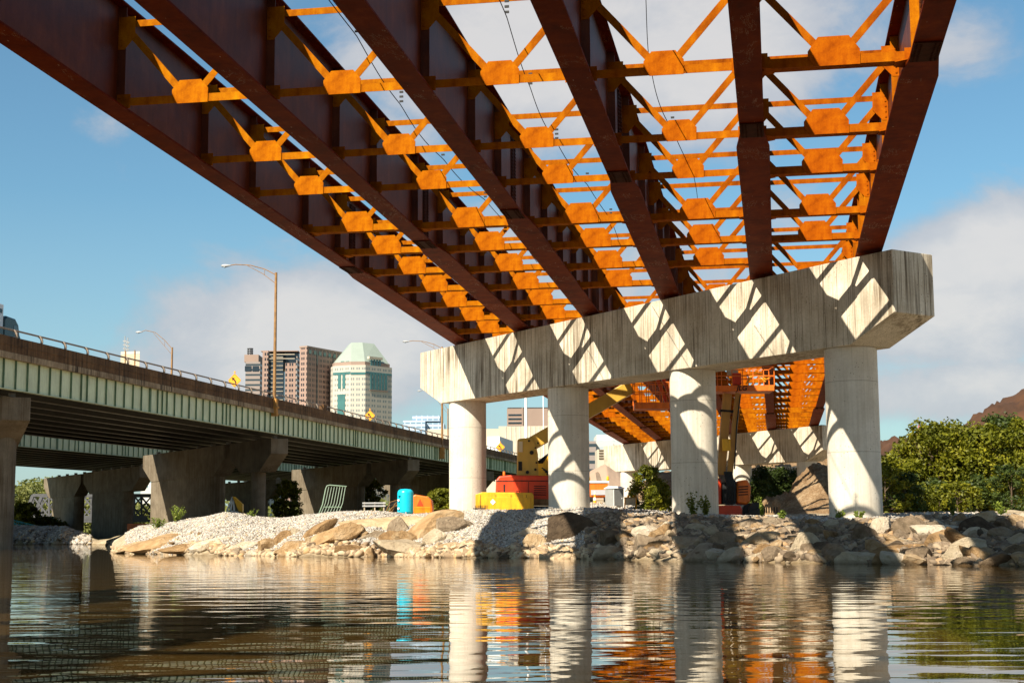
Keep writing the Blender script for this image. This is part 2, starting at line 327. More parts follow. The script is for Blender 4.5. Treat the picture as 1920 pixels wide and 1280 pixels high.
# ------------------------------------------------------------------ mesh helpers
class MB:
    def __init__(s): s.v = []; s.f = []
    def add(s, vs, fs):
        o = len(s.v); s.v += [tuple(p) for p in vs]; s.f += [tuple(o+i for i in q) for q in fs]; return s
    def box(s, x0, x1, y0, y1, z0, z1, M4=None):
        vs = [Vector((x, y, z)) for z in (z0, z1) for y in (y0, y1) for x in (x0, x1)]
        if M4: vs = [M4 @ p for p in vs]
        return s.add(vs, [(0, 2, 3, 1), (4, 5, 7, 6), (0, 1, 5, 4), (2, 6, 7, 3), (0, 4, 6, 2), (1, 3, 7, 5)])
    def prism(s, poly, a, b, axis='y', M4=None):
        "extrude a 2-D outline; axis y: outline in x,z; axis x: outline in y,z; axis z: outline in x,y"
        n = len(poly); f = {'y': lambda p, t: (p[0], t, p[1]), 'x': lambda p, t: (t, p[0], p[1]), 'z': lambda p, t: (p[0], p[1], t)}[axis]
        vs = [Vector(f(p, a)) for p in poly]+[Vector(f(p, b)) for p in poly]
        if M4: vs = [M4 @ p for p in vs]
        return s.add(vs, [tuple(range(n-1, -1, -1)), tuple(range(n, 2*n))]+[(i, (i+1) % n, n+(i+1) % n, n+i) for i in range(n)])
    def bar(s, p, q, w, h=None, up=(0, 0, 1)):
        p, q = Vector(p), Vector(q); h = h or w; d = (q-p).normalized(); up = Vector(up)
        if abs(d.dot(up)) > .98: up = Vector((0, 1, 0))
        r = d.cross(up).normalized(); u = r.cross(d)
        c = [(-1, -1), (1, -1), (1, 1), (-1, 1)]
        vs = [e+r*(a*w/2)+u*(b*h/2) for e in (p, q) for a, b in c]
        return s.add(vs, [(0, 1, 2, 3), (7, 6, 5, 4), (0, 4, 5, 1), (1, 5, 6, 2), (2, 6, 7, 3), (3, 7, 4, 0)])
    def tube(s, pts, r, n=8, cap=True):
        pts = [Vector(p) for p in pts]; rs = r if isinstance(r, (list, tuple)) else [r]*len(pts)
        o = len(s.v); prev = None
        for i, p in enumerate(pts):
            d = (pts[min(i+1, len(pts)-1)]-pts[max(i-1, 0)]).normalized()
            if prev is None: a = d.orthogonal().normalized()
            else: a = (prev-d*prev.dot(d)).normalized()
            prev = a; bb = d.cross(a)
            for k in range(n):
                t = 2*PI*k/n; s.v.append(tuple(p+(a*math.cos(t)+bb*math.sin(t))*rs[i]))
        for i in range(len(pts)-1):
            for k in range(n):
                A = o+i*n+k; B_ = o+i*n+(k+1) % n; s.f.append((A, B_, B_+n, A+n))
        if cap:
            s.f.append(tuple(o+k for k in range(n-1, -1, -1))); e = o+(len(pts)-1)*n; s.f.append(tuple(e+k for k in range(n)))
        return s
    def lathe(s, prof, c=(0, 0, 0), n=24):
        o = len(s.v); c = Vector(c)
        for r, z in prof:
            for k in range(n): t = 2*PI*k/n; s.v.append((c.x+r*math.cos(t), c.y+r*math.sin(t), c.z+z))
        for i in range(len(prof)-1):
            for k in range(n): A = o+i*n+k; B_ = o+i*n+(k+1) % n; s.f.append((A, B_, B_+n, A+n))
        s.f.append(tuple(o+k for k in range(n-1, -1, -1))); e = o+(len(prof)-1)*n; s.f.append(tuple(e+k for k in range(n)))
        return s
    def build(s, name, m, parent=None, smooth=False, bevel=0, loc=None, rotz=0, shift=None):
        me = bpy.data.meshes.new(name)
        vs = s.v if shift is None else [tuple(Vector(p)-Vector(shift)) for p in s.v]
        me.from_pydata(vs, [], s.f); me.update()
        if smooth: me.shade_smooth()
        return link(name, me, m, parent, bevel, loc, rotz, smooth)
def link(name, me, m, parent=None, bevel=0, loc=None, rotz=0, smooth=False):
    me.materials.append(M[m] if isinstance(m, str) else m)
    o = bpy.data.objects.new(name, me); COL.objects.link(o)
    if parent: o.parent = parent
    if loc is not None: o.location = loc
    o.rotation_euler.z = rotz
    if bevel:
        b = o.modifiers.new('bevel', 'BEVEL'); b.width = bevel; b.segments = 2; b.limit_method = 'ANGLE'; b.angle_limit = math.radians(40)
    if smooth:
        for e in me.polygons: e.use_smooth = True
        try: me.set_sharp_from_angle(angle=math.radians(40))
        except Exception: pass
    return o
def tag(o, label=None, cat=None, group=None, kind=None):
    if label: o['label'] = label
    if cat: o['category'] = cat
    if group: o['group'] = group
    if kind: o['kind'] = kind
    return o
def thing(name, label, cat, loc=(0, 0, 0), rotz=0, group=None):
    o = bpy.data.objects.new(name, None); COL.objects.link(o); o.location = loc; o.rotation_euler = (0, 0, rotz); o.empty_display_size = .5
    return tag(o, label, cat, group)
def copy_tree(o, parent=None, loc=None, label=None):
    c = o.copy(); COL.objects.link(c); c.parent = parent
    if loc is not None: c.location = loc
    if label: c['label'] = label
    for ch in o.children: copy_tree(ch, c)
    return c
def np_mesh(name, V, Fc, nv):
    "V (n,3) array, Fc (m,nv) array of equal-size faces"
    me = bpy.data.meshes.new(name); me.vertices.add(len(V)); me.vertices.foreach_set('co', V.astype(np.float32).ravel())
    me.loops.add(Fc.size); me.loops.foreach_set('vertex_index', Fc.astype(np.int32).ravel())
    me.polygons.add(len(Fc)); me.polygons.foreach_set('loop_start', np.arange(0, Fc.size, nv, dtype=np.int32))
    me.polygons.foreach_set('loop_total', np.full(len(Fc), nv, dtype=np.int32)); me.update(calc_edges=True); return me
def vn(x, y, z=0): return noise.noise(Vector((x, y, z)))
def textobj(name, body, size, m, parent, loc, rot, depth=.004):
    cu = bpy.data.curves.new(name, 'FONT'); cu.body = body; cu.size = size; cu.extrude = depth; cu.align_x = 'CENTER'; cu.align_y = 'CENTER'
    cu.resolution_u = 3; cu.shear = .25 if name == 'platform_lettering' else 0; cu.offset = .006
    tmp = bpy.data.objects.new('tmp', cu); COL.objects.link(tmp); dg = bpy.context.evaluated_depsgraph_get()
    me = bpy.data.meshes.new_from_object(tmp.evaluated_get(dg)); bpy.data.objects.remove(tmp); bpy.data.curves.remove(cu)
    me.materials.clear(); o = link(name, me, m, parent); o.location = loc; o.rotation_euler = rot; return o

# ================================================================== GROUND, WATER, HILLS
SH = [(-3000, 189.2), (-900, 184.9), (0, 172.0), (150, 168.6), (198, 159.1), (214, 78.7), (240, 71.8), (300, 66.7), (400, 62.4), (560, 56.9), (700, 55.1), (850, 52.2), (1000, 49.8), (1130, 46.9), (1300, 41.9), (1450, 39.9), (1600, 37.8), (1750, 35.9), (1920, 33.7), (2300, 30.8), (3500, 25.6), (9000, 21.4)]
ZT = [(-3000, 1.6), (0, 1.2), (120, 1.1), (185, -.35), (214, -.3), (235, .1), (262, .5), (320, .72), (420, 1.1), (500, .8), (640, 1.0), (760, .92), (850, .98), (1000, .98), (1130, .95), (1250, .62), (1400, .5),
      (1600, .40), (1750, .46), (1920, .42), (3500, .8), (9000, 1)]
LL = [(-3000, 9), (198, 8), (230, 14), (420, 12), (700, 14), (850, 15), (1000, 14), (1300, 14), (1600, 12), (1920, 12), (9000, 12)]
shU = [uaz(a) for a, _ in SH]; ztU = [uaz(a) for a, _ in ZT]; llU = [uaz(a) for a, _ in LL]
def gh(X, Y):
    if Y < 5: return -4.
    u = X/Y; u = max(-2.4, min(2.2, u))
    ys = np.interp(u, shU, [q for _, q in SH]); zt = np.interp(u, ztU, [q for _, q in ZT]); L = np.interp(u, llU, [q for _, q in LL])
    ys += (vn(X*.35, 3.1)*1.3+vn(X*1.4, 7.7)*.7)*(ys/60)
    t = (Y-ys)/L
    if t < 0: return WATER + max(-3., t*L*.5) - .02
    if t < 1:
        z = WATER+(zt-WATER)*(1-(1-t)**2.3)
    else:
        d = Y-ys-L; k = float(np.interp(u, [uaz(700), uaz(1040)], [.12, 1.])); z = zt+k*(.0165*min(d, 50)+.035*max(0, min(d-50, 60)))+.003*max(0, min(d-110, 900))
    bumpy = min(1, max(0, t*4))
    z += bumpy*(vn(X*.4, Y*.4, 5)*.16+vn(X*1.3, Y*1.3)*.05)
    return float(z)
def build_ground():
    na = 620; us = np.concatenate([np.linspace(-3.2, -.40, 30), np.linspace(-.40, .42, na), np.linspace(.42, 3.0, 30)])
    ys = np.concatenate([np.linspace(6, 34, 8), np.linspace(34, 110, 190), np.geomspace(111, 260, 60), np.geomspace(270, 6000, 30)])
    V = np.array([[u*y, y, gh(u*y, y)] for y in ys for u in us]); n = len(us)
    Fc = np.array([[j*n+i, j*n+i+1, (j+1)*n+i+1, (j+1)*n+i] for j in range(len(ys)-1) for i in range(n-1)])
    me = np_mesh('ground', V, Fc, 4); me.shade_smooth(); o = link('ground', me, 'ground'); o['kind'] = 'structure'
build_ground()
w = MB(); w.add([(-4000, -300, WATER), (4000, -300, WATER), (4000, 1200, WATER), (-4000, 1200, WATER)], [(0, 1, 2, 3)])
w.build('river_water', 'water')['kind'] = 'structure'

def mound(name, prof, Y, depth, m, seedk=0, rough=.3, nx=80, ny=26, zb=None):
    "a ridge of earth whose crest follows heights measured at distance Y; real depth front to back"
    xs = np.linspace(prof[0][0], prof[-1][0], nx); cz = np.interp(xs, [p[0] for p in prof], [p[1] for p in prof])
    V = []; 
    for j in range(ny):
        t = -1+2*j/(ny-1); k = max(0, 1-abs(t)**1.5)
        for x, yy in zip(xs, cz):
            P = at(x, yy, Y); base = (gh(P.x, Y) if zb is None else zb)-.3
            q = Vector((P.x*(1+t*depth/Y*.5), Y+t*depth, 0))
            z = base+(P.z-base)*k
            z += k*rough*(vn(q.x*.35+seedk, q.y*.35)*.9+vn(q.x*1.1+seedk, q.y*1.1)*.45+vn(q.x*3.1, q.y*3.1)*.22+abs(vn(q.x*6.3, q.y*6.3))*.16)
            V.append((q.x, q.y, z))
    Fc = np.array([[j*nx+i, j*nx+i+1, (j+1)*nx+i+1, (j+1)*nx+i] for j in range(ny-1) for i in range(nx-1)])
    me = np_mesh(name, np.array(V), Fc, 4); me.shade_smooth(); o = link(name, me, m); return o
o = mound('hill', [(1500, 960), (1600, 860), (1655, 828), (1720, 822), (1800, 800), (1850, 768), (1890, 746), (1935, 724), (2050, 700), (2300, 740), (2600, 900)], 420, 60, 'hill', 3, 2.0, nx=200, ny=60); o['kind'] = 'structure'
o = mound('dirt_mound', [(1418, 972), (1440, 955), (1455, 938), (1480, 925), (1503, 900), (1520, 880), (1545, 868), (1600, 862), (1640, 905), (1668, 965)], 96, 9, 'dirt', 9, 1.15, nx=200, ny=90); o['kind'] = 'structure'
o = mound('gravel_heap', [(1060, 960), (1085, 905), (1108, 882), (1136, 868), (1160, 884), (1185, 905), (1240, 960)], 235, 16, 'heap', 5, .3); o['kind'] = 'structure'
o = mound('far_embankment', [(1180, 945), (1205, 905), (1240, 886), (1300, 876), (1380, 880), (1440, 860), (1500, 862), (1580, 850), (1640, 930)], 190, 18, 'dirt', 15, 1.2); o['kind'] = 'structure'

# ================================================================== NEW BRIDGE: piers and weathering-steel superstructure
C4 = Vector((11.9252, 52.278, 0)); SP = 8.5845
def pier(C, dz, label, gz):
    root = thing('bridge_pier', label, 'bridge pier', (C.x, C.y, gz), PI/2-TH, 'concrete piers under the rust-brown bridge')
    s = -gz+dz
    top = lambda x: 9.387-.0051*x+s
    mb = MB(); mb.prism([(-3.0, 7.277+s), (-.93, 6.399+s), (12.9, 6.45+s), (26.7, 6.503+s), (28.76, 7.43+s), (28.76, top(28.76)), (-3.0, top(-3.0))], -.985, .985)
    mb.build('cap', 'cap', root, bevel=.02)
    for i in range(4):
        mb = MB(); x = SP*i; prof = [(.915, -2.6), (.915, 6.41+.0039*x+s-.02)]
        mb.lathe(prof, (x, 0, 0), 64); mb.build('column', 'col', root, smooth=True)
    for i in range(6):
        T_ = (25.13, 19.72, 14.46, 8.86, 3.39, -1.93)[i]
        mb = MB(); mb.box(T_-.35, T_+.35, -.35, .35, top(T_)-.02, top(T_)+.05); mb.box(T_-.25, T_+.25, -.25, .25, top(T_)+.052, top(T_)+.115); mb.build('bearing', 'black', root)
    return root
pier(C4, 0, 'near concrete pier, four round columns under a stained cap crossed by strips of sunlight', .3)
C4b = C4+Bv*81.9
pier(C4b, -.12, 'farther concrete pier seen between the columns of the near one', 1.4)

GW = [-15.2+3.708*i for i in range(6)]; VP = [72.6-3.94*i for i in range(6)]; TT = (25.13, 19.72, 14.46, 8.86, 3.39, -1.93); DG = 2.6; SPAN = 81.9
def zb(i, v):
    zp = 9.387-.0051*TT[i]+.125; vp = VP[i]
    return float(np.interp(v, [-40, 30, vp, vp+SPAN, vp+SPAN+60], [11.3, 10.05, zp, zp-.12, zp-.2]))
bridge = thing('steel_bridge', 'unfinished rust-brown steel bridge of six girders and orange cross frames on round-column piers', 'bridge', (C4+Bv*0)+Vector((0, 0, 9.5)), -PHI)
borig = Vector((C4.dot(Nv), C4.dot(Bv), 9.5))
def bshift(o): o.location = -borig; return o
V0, V1 = -14., 186.
GLAB = ['outermost girder on the left, its web in deep shade', None, None, None, None, 'right-hand girder whose inner web and stiffeners are sunlit orange']
frames_v = [-9.1, -4, 1.1, 6.2, 11.3, 15.2, 20.3, 25.2, 32.3, 37.6, 41.4, 46.5, 50.2, 54.0]
v = 54.0
while v < 76: v += 3.78; frames_v.append(v)
while v < 126: v += 4.9; frames_v.append(v)
while v < 182: v += 3.9; frames_v.append(v)
def strip(mb, pts, half, th, w, zoff):
    "flange: follows the girder; pts v values, half widths"
    o = len(mb.v)
    for (vv, h, t) in pts:
        z = zb_cur(vv)+zoff
        mb.v += [(w-h, vv, z), (w+h, vv, z), (w+h, vv, z+t), (w-h, vv, z+t)]
    n = len(pts)
    mb.f += [(o, o+1, o+2, o+3), tuple(o+4*(n-1)+k for k in (3, 2, 1, 0))]
    for i in range(n-1):
        a = o+4*i
        for k in range(4): mb.f.append((a+k, a+4+k, a+4+(k+1) % 4, a+(k+1) % 4))
for i, wg in enumerate(GW):
    zb_cur = lambda vv, i=i: zb(i, vv)
    vp = VP[i]; kn = sorted(set([V0, 30., vp, vp+SPAN, V1]))
    mb = MB()
    for a, c in zip(kn[:-1], kn[1:]):
        o = len(mb.v); za, zc = zb(i, a), zb(i, c)
        for vv, z in ((a, za), (c, zc)): mb.v += [(wg-.012, vv, z+.05), (wg+.012, vv, z+.05), (wg+.012, vv, z+DG-.04), (wg-.012, vv, z+DG-.04)]
        mb.f += [(o+k, o+4+k, o+4+(k+1) % 4, o+(k+1) % 4) for k in range(4)]
    gd = bshift(mb.build('girder', 'girder', bridge));
    if GLAB[i]: gd['label'] = GLAB[i]
    n_, w_ = .303, .425
    vs = vp-19.9-(1.2 if i == 5 else 0)
    pts = [(V0, n_, .05), (30., n_, .05), (vs, n_, .05), (vs+1.3, w_, .055), (vp-7., w_, .055), (vp, w_, .055), (vp+17, w_, .055), (vp+18.2, n_, .05), (vp+SPAN-19, n_, .05), (vp+SPAN-17.8, w_, .055), (vp+SPAN, w_, .055), (V1, w_, .055)]
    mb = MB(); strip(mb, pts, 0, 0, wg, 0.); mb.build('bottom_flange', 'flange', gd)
    pts = [(V0, .27, .04), (30., .27, .04), (vp, .30, .04), (vp+SPAN, .30, .04), (V1, .3, .04)]
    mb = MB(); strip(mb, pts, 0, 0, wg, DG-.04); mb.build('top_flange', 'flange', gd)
    # bolted field splices: cover plates with rows of bolt heads
    for vq in (vs-1.0, vp+18.6, vp+SPAN-19.6):
        mb = MB(); z = zb(i, vq+.6)
        mb.box(wg-.29, wg+.29, vq, vq+1.25, z-.028, z-.004)
        for wx in (-.23, -.14, .14, .23):
            for k in range(11): mb.box(wg+wx-.017, wg+wx+.017, vq+.08+k*.107, vq+.115+k*.107, z-.05, z-.029)
        for sd_ in (-1, 1):
            x0, x1 = sorted((wg+sd_*.014, wg+sd_*.034)); mb.box(x0, x1, vq+.25, vq+1.0, z+.2, z+DG-.2)
            for vy in (.33, .45, .80, .92):
                for k in range(20):
                    x0, x1 = sorted((wg+sd_*.035, wg+sd_*.055)); mb.box(x0, x1, vq+vy-.018, vq+vy+.018, z+.3+k*.108, z+.335+k*.108)
        mb.build('splice_plate', 'splice', gd)
    far = MB()
    for fv in frames_v:
        if fv > V1-2: continue
        z = zb(i, fv); near = 26 < fv < vp
        mb = MB() if near else far
        for sd_ in (-1, 1):
            if (i == 0 and sd_ < 0) or (i == 5 and sd_ > 0): continue
            x0, x1 = sorted((wg+sd_*.014, wg+sd_*.215)); mb.box(x0, x1, fv-.011, fv+.011, z+.055, z+DG-.045)
        if near: mb.build('stiffener', 'frame' if i == 5 else 'girder', gd)  # sunlight put into colour: the right-hand girder's stiffeners take the brighter frame steel
    for dv in (-.25, .25):
        z = zb(i, vp); far.box(wg-.2, wg+.2, vp+dv-.015, vp+dv+.015, z+.06, z+DG-.045)
        far.box(wg-.2, wg+.2, vp+SPAN+dv-.015, vp+SPAN+dv+.015, zb(i, vp+SPAN)+.06, zb(i, vp+SPAN)+DG-.045)
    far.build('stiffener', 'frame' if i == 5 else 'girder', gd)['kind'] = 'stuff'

# cross frames, built once in two weights (light ones over the river, heavy ones with a bottom leg near the piers)
def boltrow(mb, x, zs, y=-.035):
    for z in zs: mb.box(x-.022, x+.022, y-.02, y, z-.022, z+.022)
def frame_meshes(heavy):
    H = 1.854-.02
    body = MB(); ch = .19 if not heavy else .21
    body.box(-H+.2, H-.2, 0, .016, .12, .12+ch)
    if heavy: body.box(-H+.25, H-.25, .017, .34, .12, .134)
    else: body.box(-H+.25, H-.25, .017, .13, .12+ch-.012, .12+ch)
    body.box(-H+.2, H-.2, .02, .036, 2.06, 2.22); body.box(-H+.25, H-.25, .037, .15, 2.205, 2.22)
    for s_ in (-1, 1):
        a = Vector((s_*.33, -.0, .52)); c = Vector((s_*1.60, -.0, 1.98)); d = (c-a).normalized(); nrm = Vector((-d.z, 0, d.x))*s_
        q = [a+nrm*.085, a-nrm*.085, c-nrm*.085, c+nrm*.085]
        body.prism([(p.x, p.z) for p in q], -.004, .012)
        q = [a+nrm*.085, a+nrm*.07, c+nrm*.07, c+nrm*.085]
        body.prism([(p.x, p.z) for p in q], .0125, .12)
    gus = MB(); gh_ = .62 if not heavy else .66
    q_ = .80 if not heavy else 1.
    if not heavy: gh_ = .56
    gus.prism([(-.40*q_, .10), (.55*q_, .10), (.56*q_, .44), (.33*q_, .10+gh_), (-.33*q_, .10+gh_), (-.56*q_, .44), (-.56*q_, .30)], -.022, -.006)
    con = []
    for s_ in (-1, 1):
        mb = MB()
        p = [(s_*H, .06), (s_*(H-.34), .06), (s_*(H-.34), .40), (s_*H, .40)]
        mb.prism(p if s_ < 0 else p[::-1], -.016, -.002)
        if heavy:
            mb.prism([(s_*H, -.30), (s_*(H-.55), .0), (s_*(H-.55), .34), (s_*H, .66)][::(1 if s_ < 0 else -1)], .10, .116, 'z')
        boltrow(mb, s_*(H-.07), (.12, .22, .32), -.017)
        con.append(mb)
        mb = MB()
        p = [(s_*H, 1.50), (s_*(H-.16), 1.50), (s_*(H-.42), 1.80), (s_*(H-.42), 2.30), (s_*H, 2.30)]
        mb.prism(p if s_ < 0 else p[::-1], -.022, -.008)
        boltrow(mb, s_*(H-.07), (1.6, 1.75, 1.9, 2.05, 2.2), -.023)
        con.append(mb)
    return body, gus, con
FR = {}
for hv in (0, 1):
    body, gus, con = frame_meshes(hv)
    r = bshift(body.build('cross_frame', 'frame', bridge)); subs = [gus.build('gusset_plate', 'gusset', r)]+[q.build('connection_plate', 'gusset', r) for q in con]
    FR[hv] = (r, subs, (body, gus, con))
used = {0: False, 1: False}; cnt = 0; rest = MB()
cands = []
for bay in range(5):
    vmid = (VP[bay]+VP[bay+1])/2
    for fv in frames_v:
        if abs(fv-vmid) < 1.3 or abs(fv-vmid-SPAN) < 1.3 or fv > V1-3: continue
        heavy = 1 if (bay == 4 or fv > 44) else 0
        cands.append((fv, bay, heavy, (zb(bay, fv)+zb(bay+1, fv))/2))
cands.sort(key=lambda c: (0 if c[0] > 26 else 1, c[0]))
for k, (fv, bay, hv, z) in enumerate(cands):
    loc = Vector(((GW[bay]+GW[bay+1])/2, fv, z))
    if fv > 26 and k < 98:
        r = FR[hv][0]
        if not used[hv]: used[hv] = True; r.location = loc-borig
        else: copy_tree(r, bridge, loc-borig)
    else:
        body, gus, con = FR[hv][2]
        for q in [body, gus]+con: rest.add([Vector(p)+loc for p in q.v], q.f)
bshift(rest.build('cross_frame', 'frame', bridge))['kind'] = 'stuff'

# thin safety cables slung along the bays, with clips
def cable(w, va, vb, z0, sag, n, label):
    mb = MB(); P = lambda t: Vector((w+.25*math.sin(t*9), va+(vb-va)*t, z0-.02*(vb-va)*t-sag*math.sin(PI*((t*n) % 1))))
    mb.tube([P(k/80) for k in range(81)], .012, 4)
    for k in range(1, n): 
        p = P(k/n+.001)
        for j in range(3): mb.box(p.x-.05, p.x+.05, p.y-.02, p.y+.02, p.z+.1+j*.13, p.z+.15+j*.13)
    o = mb.build('safety_cable', 'black', None); o.location = (0, 0, 0); o.rotation_euler.z = -PHI
    tag(o, label, 'cable', 'thin cables slung between the girders')
cable(-5.9, 22, 58, 11.9, .1, 7, 'thin dark cable slung between the third and fourth girders from the left')
cable(-9.6, 22, 60, 11.9, .1, 7, 'thin dark cable slung between the second and third girders from the left')
cable(-2.6, 22, 52, 11.9, .1, 6, 'thin dark cable slung between the fourth and fifth girders from the left')

# ================================================================== OLD GREEN BRIDGE ON THE LEFT
def zL(v): return 9.73+.0105*(v-90.7)
def bw(w, v, z=0): return Nv*w+Bv*v+Vector((0, 0, z))
def deck_bridge(name, w0, w1, va, vb, ngird, label, dz=0., posts=True, stlim=100):
    o0 = bw(w0, (va+vb)/2, zL((va+vb)/2)); root = thing(name, label, 'bridge', o0, -PHI, 'old green girder bridges on the left')
    org = Vector((w0, (va+vb)/2, zL((va+vb)/2)))
    def B(mb, nm, m, par=root, **k):
        o = mb.build(nm, m, par, **k)
        if par is root: o.location = -org
        return o
    def run(x0, x1, z0, z1, a=va, b_=vb):
        mb = MB(); o = []
        for vv in (a, b_):
            z = zL(vv)+dz; o += [(x0, vv, z+z0), (x1, vv, z+z0), (x1, vv, z+z1), (x0, vv, z+z1)]
        mb.add(o, [(0, 1, 2, 3), (7, 6, 5, 4), (0, 4, 5, 1), (1, 5, 6, 2), (2, 6, 7, 3), (3, 7, 4, 0)]); return mb
    fg = B(run(w0-.02, w0+.02, .04, 2.05), 'fascia_girder', 'green')
    m2 = run(w0-.22, w0+.22, 0, .038); m2.build('bottom_flange', 'green', fg)
    rest = MB(); k = 0; vv = va+.5
    while vv < vb:
        z = zL(vv)+dz; near = k < stlim
        mb = MB() if near else rest
        mb.box(w0+.021, w0+.17, vv-.012, vv+.012, z+.04, z+2.04)
        if int(vv/1.6) % 17 == 3: mb.box(w0+.021, w0+.04, vv+.1, vv+.5, z+.04, z+2.04)
        if near: mb.build('stiffener', 'greendark', fg)
        k += 1; vv += 1.6 if (int(vv/1.6) % 9) else .95
    if len(rest.v): rest.build('stiffener', 'greendark', fg)['kind'] = 'stuff'
    for j in range(ngird):
        wg = w0-3.*(j+1)
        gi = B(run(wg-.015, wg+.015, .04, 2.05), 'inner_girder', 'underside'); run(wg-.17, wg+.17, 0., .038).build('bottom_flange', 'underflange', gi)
    mb = MB(); vv = va+4
    while vv < vb:                                      # cross bracing between the inner girders, dark under the deck
        z = zL(vv)+dz; mb.box(w1+.3, w0-.05, vv-.04, vv+.04, z+.5, z+.62); vv += 7.5
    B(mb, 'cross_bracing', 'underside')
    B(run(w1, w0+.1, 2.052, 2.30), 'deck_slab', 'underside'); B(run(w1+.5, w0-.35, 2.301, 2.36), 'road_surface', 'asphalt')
    B(run(w0+.1, w0+.42, 2.0, 2.42), 'deck_edge', 'slabedge')
    pr = B(run(w0-.02, w0+.36, 2.421, 3.48), 'parapet', 'parapet'); run(w0+.362, w0+.39, 2.9, 2.96).build('ledge', 'parapet', pr)
    B(run(w1-.3, w1-.02, 2.06, 3.4), 'parapet', 'parapet')
    if posts:
        rl = MB(); rl.tube([(w0+.08, va, zL(va)+dz+4.0), (w0+.08, vb, zL(vb)+dz+4.0)], .065, 8); rr = B(rl, 'hand_rail', 'rail')
        vv = va+1.; first = None
        while vv < vb-1:
            z = zL(vv)+dz+3.46
            if first is None:
                mb = MB(); pth = [(w0+.30, 0, 0), (w0+.34, 0, .2), (w0+.26, 0, .4), (w0+.1, 0, .53)]
                for q, (a, b_) in enumerate(zip(pth[:-1], pth[1:])): mb.bar(a, b_, .16, .10, up=(0, 1, 0))
                first = mb.build('rail_post', 'rail', rr); first.location = (0, vv, z)
            else: c = first.copy(); COL.objects.link(c); c.location = (0, vv, z)
            vv += 3.5
    return root
deck_bridge('highway_bridge', -50., -75.5, 80, 345, 8, 'nearer old highway bridge with pale green stiffened girder and rust-stained parapet')
deck_bridge('highway_bridge', -86., -118., 100, 345, 10, 'second green girder bridge seen below and behind the nearer one', posts=False)

def hammerhead(C, v, sA, sB, stA, stB, near, gz, label, zz=None, wide=1.9):
    ztop = (zL(v)-.42 if zz is None else zz)
    root = thing('bridge_pier', label, 'bridge pier', (C.x, C.y, gz), PI/2-TH, 'hammerhead piers of the old bridges')
    top = ztop-gz; h = wide/2; c = 1.5; dp = 3.3
    mb = MB()
    pl = [(sA, top-1.55), (sA+3.0, top-dp), (sB-3.0, top-dp), (sB, top-1.55), (sB, top), (sA, top)]
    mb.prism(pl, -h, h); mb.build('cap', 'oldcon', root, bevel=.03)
    if near:
        for sc in (2.6 if v < 100 else 5.2, (stB)):
            if sc is None: continue
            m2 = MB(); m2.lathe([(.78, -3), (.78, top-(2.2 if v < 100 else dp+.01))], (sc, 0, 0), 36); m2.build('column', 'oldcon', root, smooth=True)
    else:
        m2 = MB(); r = h-.06; pts = []
        for k in range(9): t = PI/2+PI*k/8; pts.append((stA+r+r*math.cos(t), r*math.sin(t)))
        for k in range(9): t = -PI/2+PI*k/8; pts.append((stB-r+r*math.cos(t), r*math.sin(t)))
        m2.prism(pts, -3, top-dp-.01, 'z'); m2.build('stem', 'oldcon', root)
    m3 = MB()
    k = sA+1.2
    while k < sB-1: m3.box(k-.2, k+.2, -.2, .2, top+.001, top+.36); k += 4.37
    m3.build('bearing', 'underflange', root)
    return root
def wpos(w, v): return bw(w, v)
side = {94.8: ('at the left edge in the water', -1.), 148.6: ('standing where the gravel bank begins', .9), 206.: ('beside the blue tank', 1.0), 262.: ('between the first new column and the yellow lift', 1.2)}
for v, (sl, gz) in side.items():
    C = wpos(-50., v)
    C = wpos(-50., v-(2.4 if v < 100 else 2.2))
    hammerhead(C, v, 0., 10.8, 0, None if v > 100 else None, True, gz, 'round-column pier under the green bridge, '+sl)
    hammerhead(C, v, 12.2, 38., 15.5, 35.8, False, gz, 'wall-stem pier under green bridge, its neighbour '+sl)
C = wpos(-86., 195.)
hammerhead(C, 195, -.6, 24.2, 6., 20.7, False, -.9, 'dark-ended hammerhead pier rising from the water left of the gravel tip', 9.7)
hammerhead(C, 195, 25.6, 45., 28.5, 41., False, -.9, 'pale hammerhead pier rising from the water beside the truss bridge', 9.6)
C = wpos(-86., 252.)
hammerhead(C, 252, -.6, 24.2, 6., 20.7, False, 1.2, 'grey hammerhead pier deep in the shade behind the nearer wall-stem piers', 9.9)
C = wpos(-86., 309.)
hammerhead(C, 309, -.6, 24.2, 6., 20.7, False, 1.2, 'farthest shaded hammerhead pier', 10.2)

